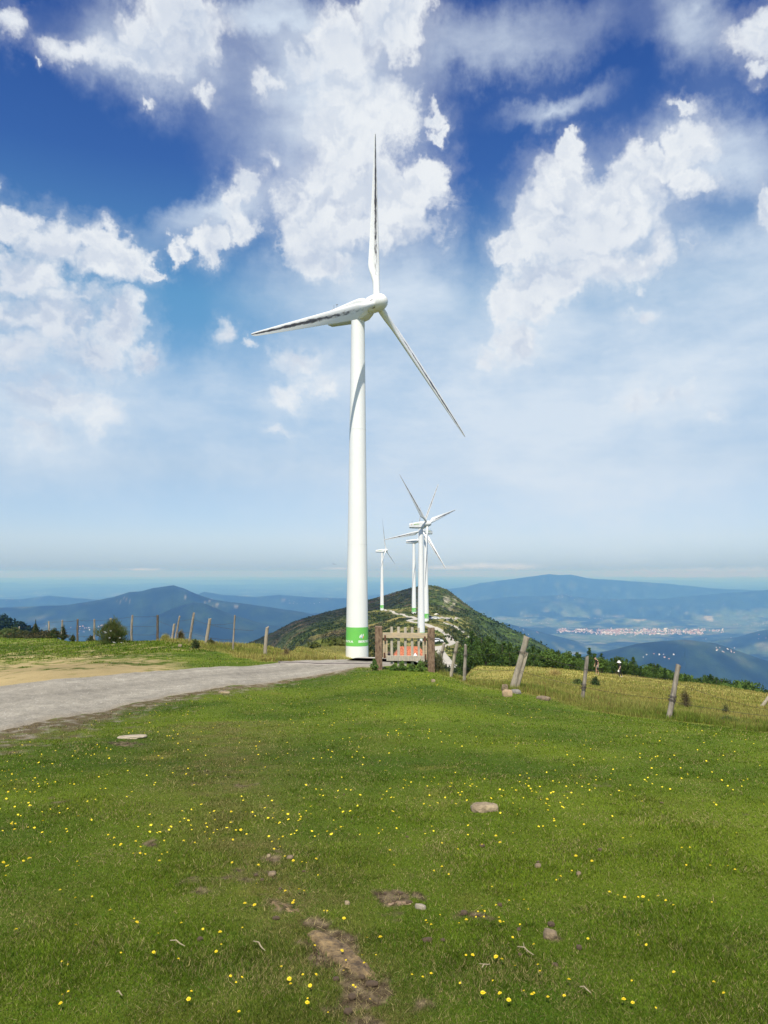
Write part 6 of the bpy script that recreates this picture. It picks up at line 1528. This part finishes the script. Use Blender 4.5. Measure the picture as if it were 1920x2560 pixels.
# ------------------------------------------------------------------ the town in the valley and the scattered farms
def town(name, label, spots, seed):
    g = np.random.default_rng(seed); V = []; F_ = []; C = []; nb = 0
    for x0, x1, y0, y1, n, big in spots:
        pxs = g.uniform(x0, x1, n); pys = g.uniform(y0, y1, n) if big < 1 else (y0 + y1) / 2 + g.triangular(-1, 0, 1, n) * (y1 - y0) / 2
        xs_, ys_, zs_ = seen_many(pxs, pys, 3500, 22000)
        cl = fbm(xs_, ys_, 260 if big else 420, 3, 12)
        for x, y, z, c_ in zip(xs_, ys_, zs_, cl):
            if c_ < g.uniform(-.35, .45): continue
            w = g.uniform(10, 24) * (2.8 if g.random() < .10 * big else 1); d = g.uniform(9, 18); h = g.uniform(5, 13) + (5 if big else 0); w, d, h = (w, d, h) if big else (w * .40, d * .45, h * .45)
            rt = g.uniform(0, 1.6); c, s = math.cos(rt), math.sin(rt); b = len(V)
            base = [(-w / 2, -d / 2), (w / 2, -d / 2), (w / 2, d / 2), (-w / 2, d / 2)]
            for zz in (-4, h):
                for u, v in base: V.append((x + u * c - v * s, y + u * s + v * c, z + zz))
            for u in (-w / 2, w / 2): V.append((x + u * c, y + u * s, z + h + d * .22))
            F_ += [[b, b + 1, b + 5, b + 4], [b + 1, b + 2, b + 6, b + 5], [b + 2, b + 3, b + 7, b + 6], [b + 3, b, b + 4, b + 7], [b + 4, b + 5, b + 9, b + 8], [b + 6, b + 7, b + 8, b + 9], [b + 5, b + 6, b + 9, b + 9], [b + 7, b + 4, b + 8, b + 8]]
            wall_ = [(.62, .60, .56), (.50, .47, .43), (.72, .71, .69), (.42, .33, .27)][g.integers(4)]; roof_ = [(.28, .13, .09), (.34, .19, .13), (.6, .6, .6), (.24, .22, .21)][g.integers(4)]
            C += [wall_] * 4 + [wall_] * 0 + [roof_] * 6; nb += 1
    tri = [f for f in F_ if f[2] == f[3]]; quad = [f for f in F_ if f[2] != f[3]]
    o = np_mesh(name, np.array(V), [np.array(quad), np.array([f[:3] for f in tri])], attr_mat('town_walls', rough=.8, spec=.2), {'col': np.array(C)})
    return tag(o, label, kind='stuff')
town('distant_town', 'pale town spread along the valley floor far below', [(1392, 1475, 1571, 1584, 260, 1), (1475, 1560, 1573, 1588, 300, 1), (1515, 1640, 1571, 1590, 620, 1), (1640, 1760, 1572, 1589, 480, 1), (1760, 1810, 1572, 1584, 60, 1)], 61)
town('distant_farms', 'scattered white farms and hamlets on the valley slopes', [(1280, 1390, 1545, 1562, 70, 0), (1395, 1430, 1488, 1495, 35, 0), (1470, 1510, 1543, 1549, 40, 0), (1600, 1690, 1632, 1648, 14, 0), (1790, 1840, 1620, 1634, 20, 0), (1840, 1920, 1555, 1567, 90, 0), (1510, 1560, 1500, 1506, 26, 0), (1280, 1920, 1555, 1600, 150, 0), (1280, 1920, 1490, 1560, 90, 0),
    (10, 60, 1497, 1504, 60, 0), (200, 228, 1483, 1486, 26, 0), (0, 340, 1560, 1592, 30, 0), (190, 262, 1566, 1588, 60, 0), (700, 850, 1496, 1512, 30, 0)], 62)
# a bird gliding left of the tower
bp_ = at(835.5, 1411, 150); mb = MB(); mb.tube([(-.16, 0, 0), (0, 0, .02), (.2, 0, 0)], [.02, .05, .01], 8)
mb.add([(-.05, 0, .03), (.07, 0, .03), (.02, -.45, .16), (-.06, -.42, .16)], [[0, 1, 2, 3]]); mb.add([(-.05, 0, .03), (.07, 0, .03), (.0, .45, .12), (-.08, .42, .12)], [[3, 2, 1, 0]])
o = mb.build('bird', simple('bird_plumage', (.05, .045, .04), .9, .2)); o.location = bp_; o.rotation_euler = (.3, .2, 2.0); tag(o, 'small dark bird gliding in the sky left of the large tower', 'bird')
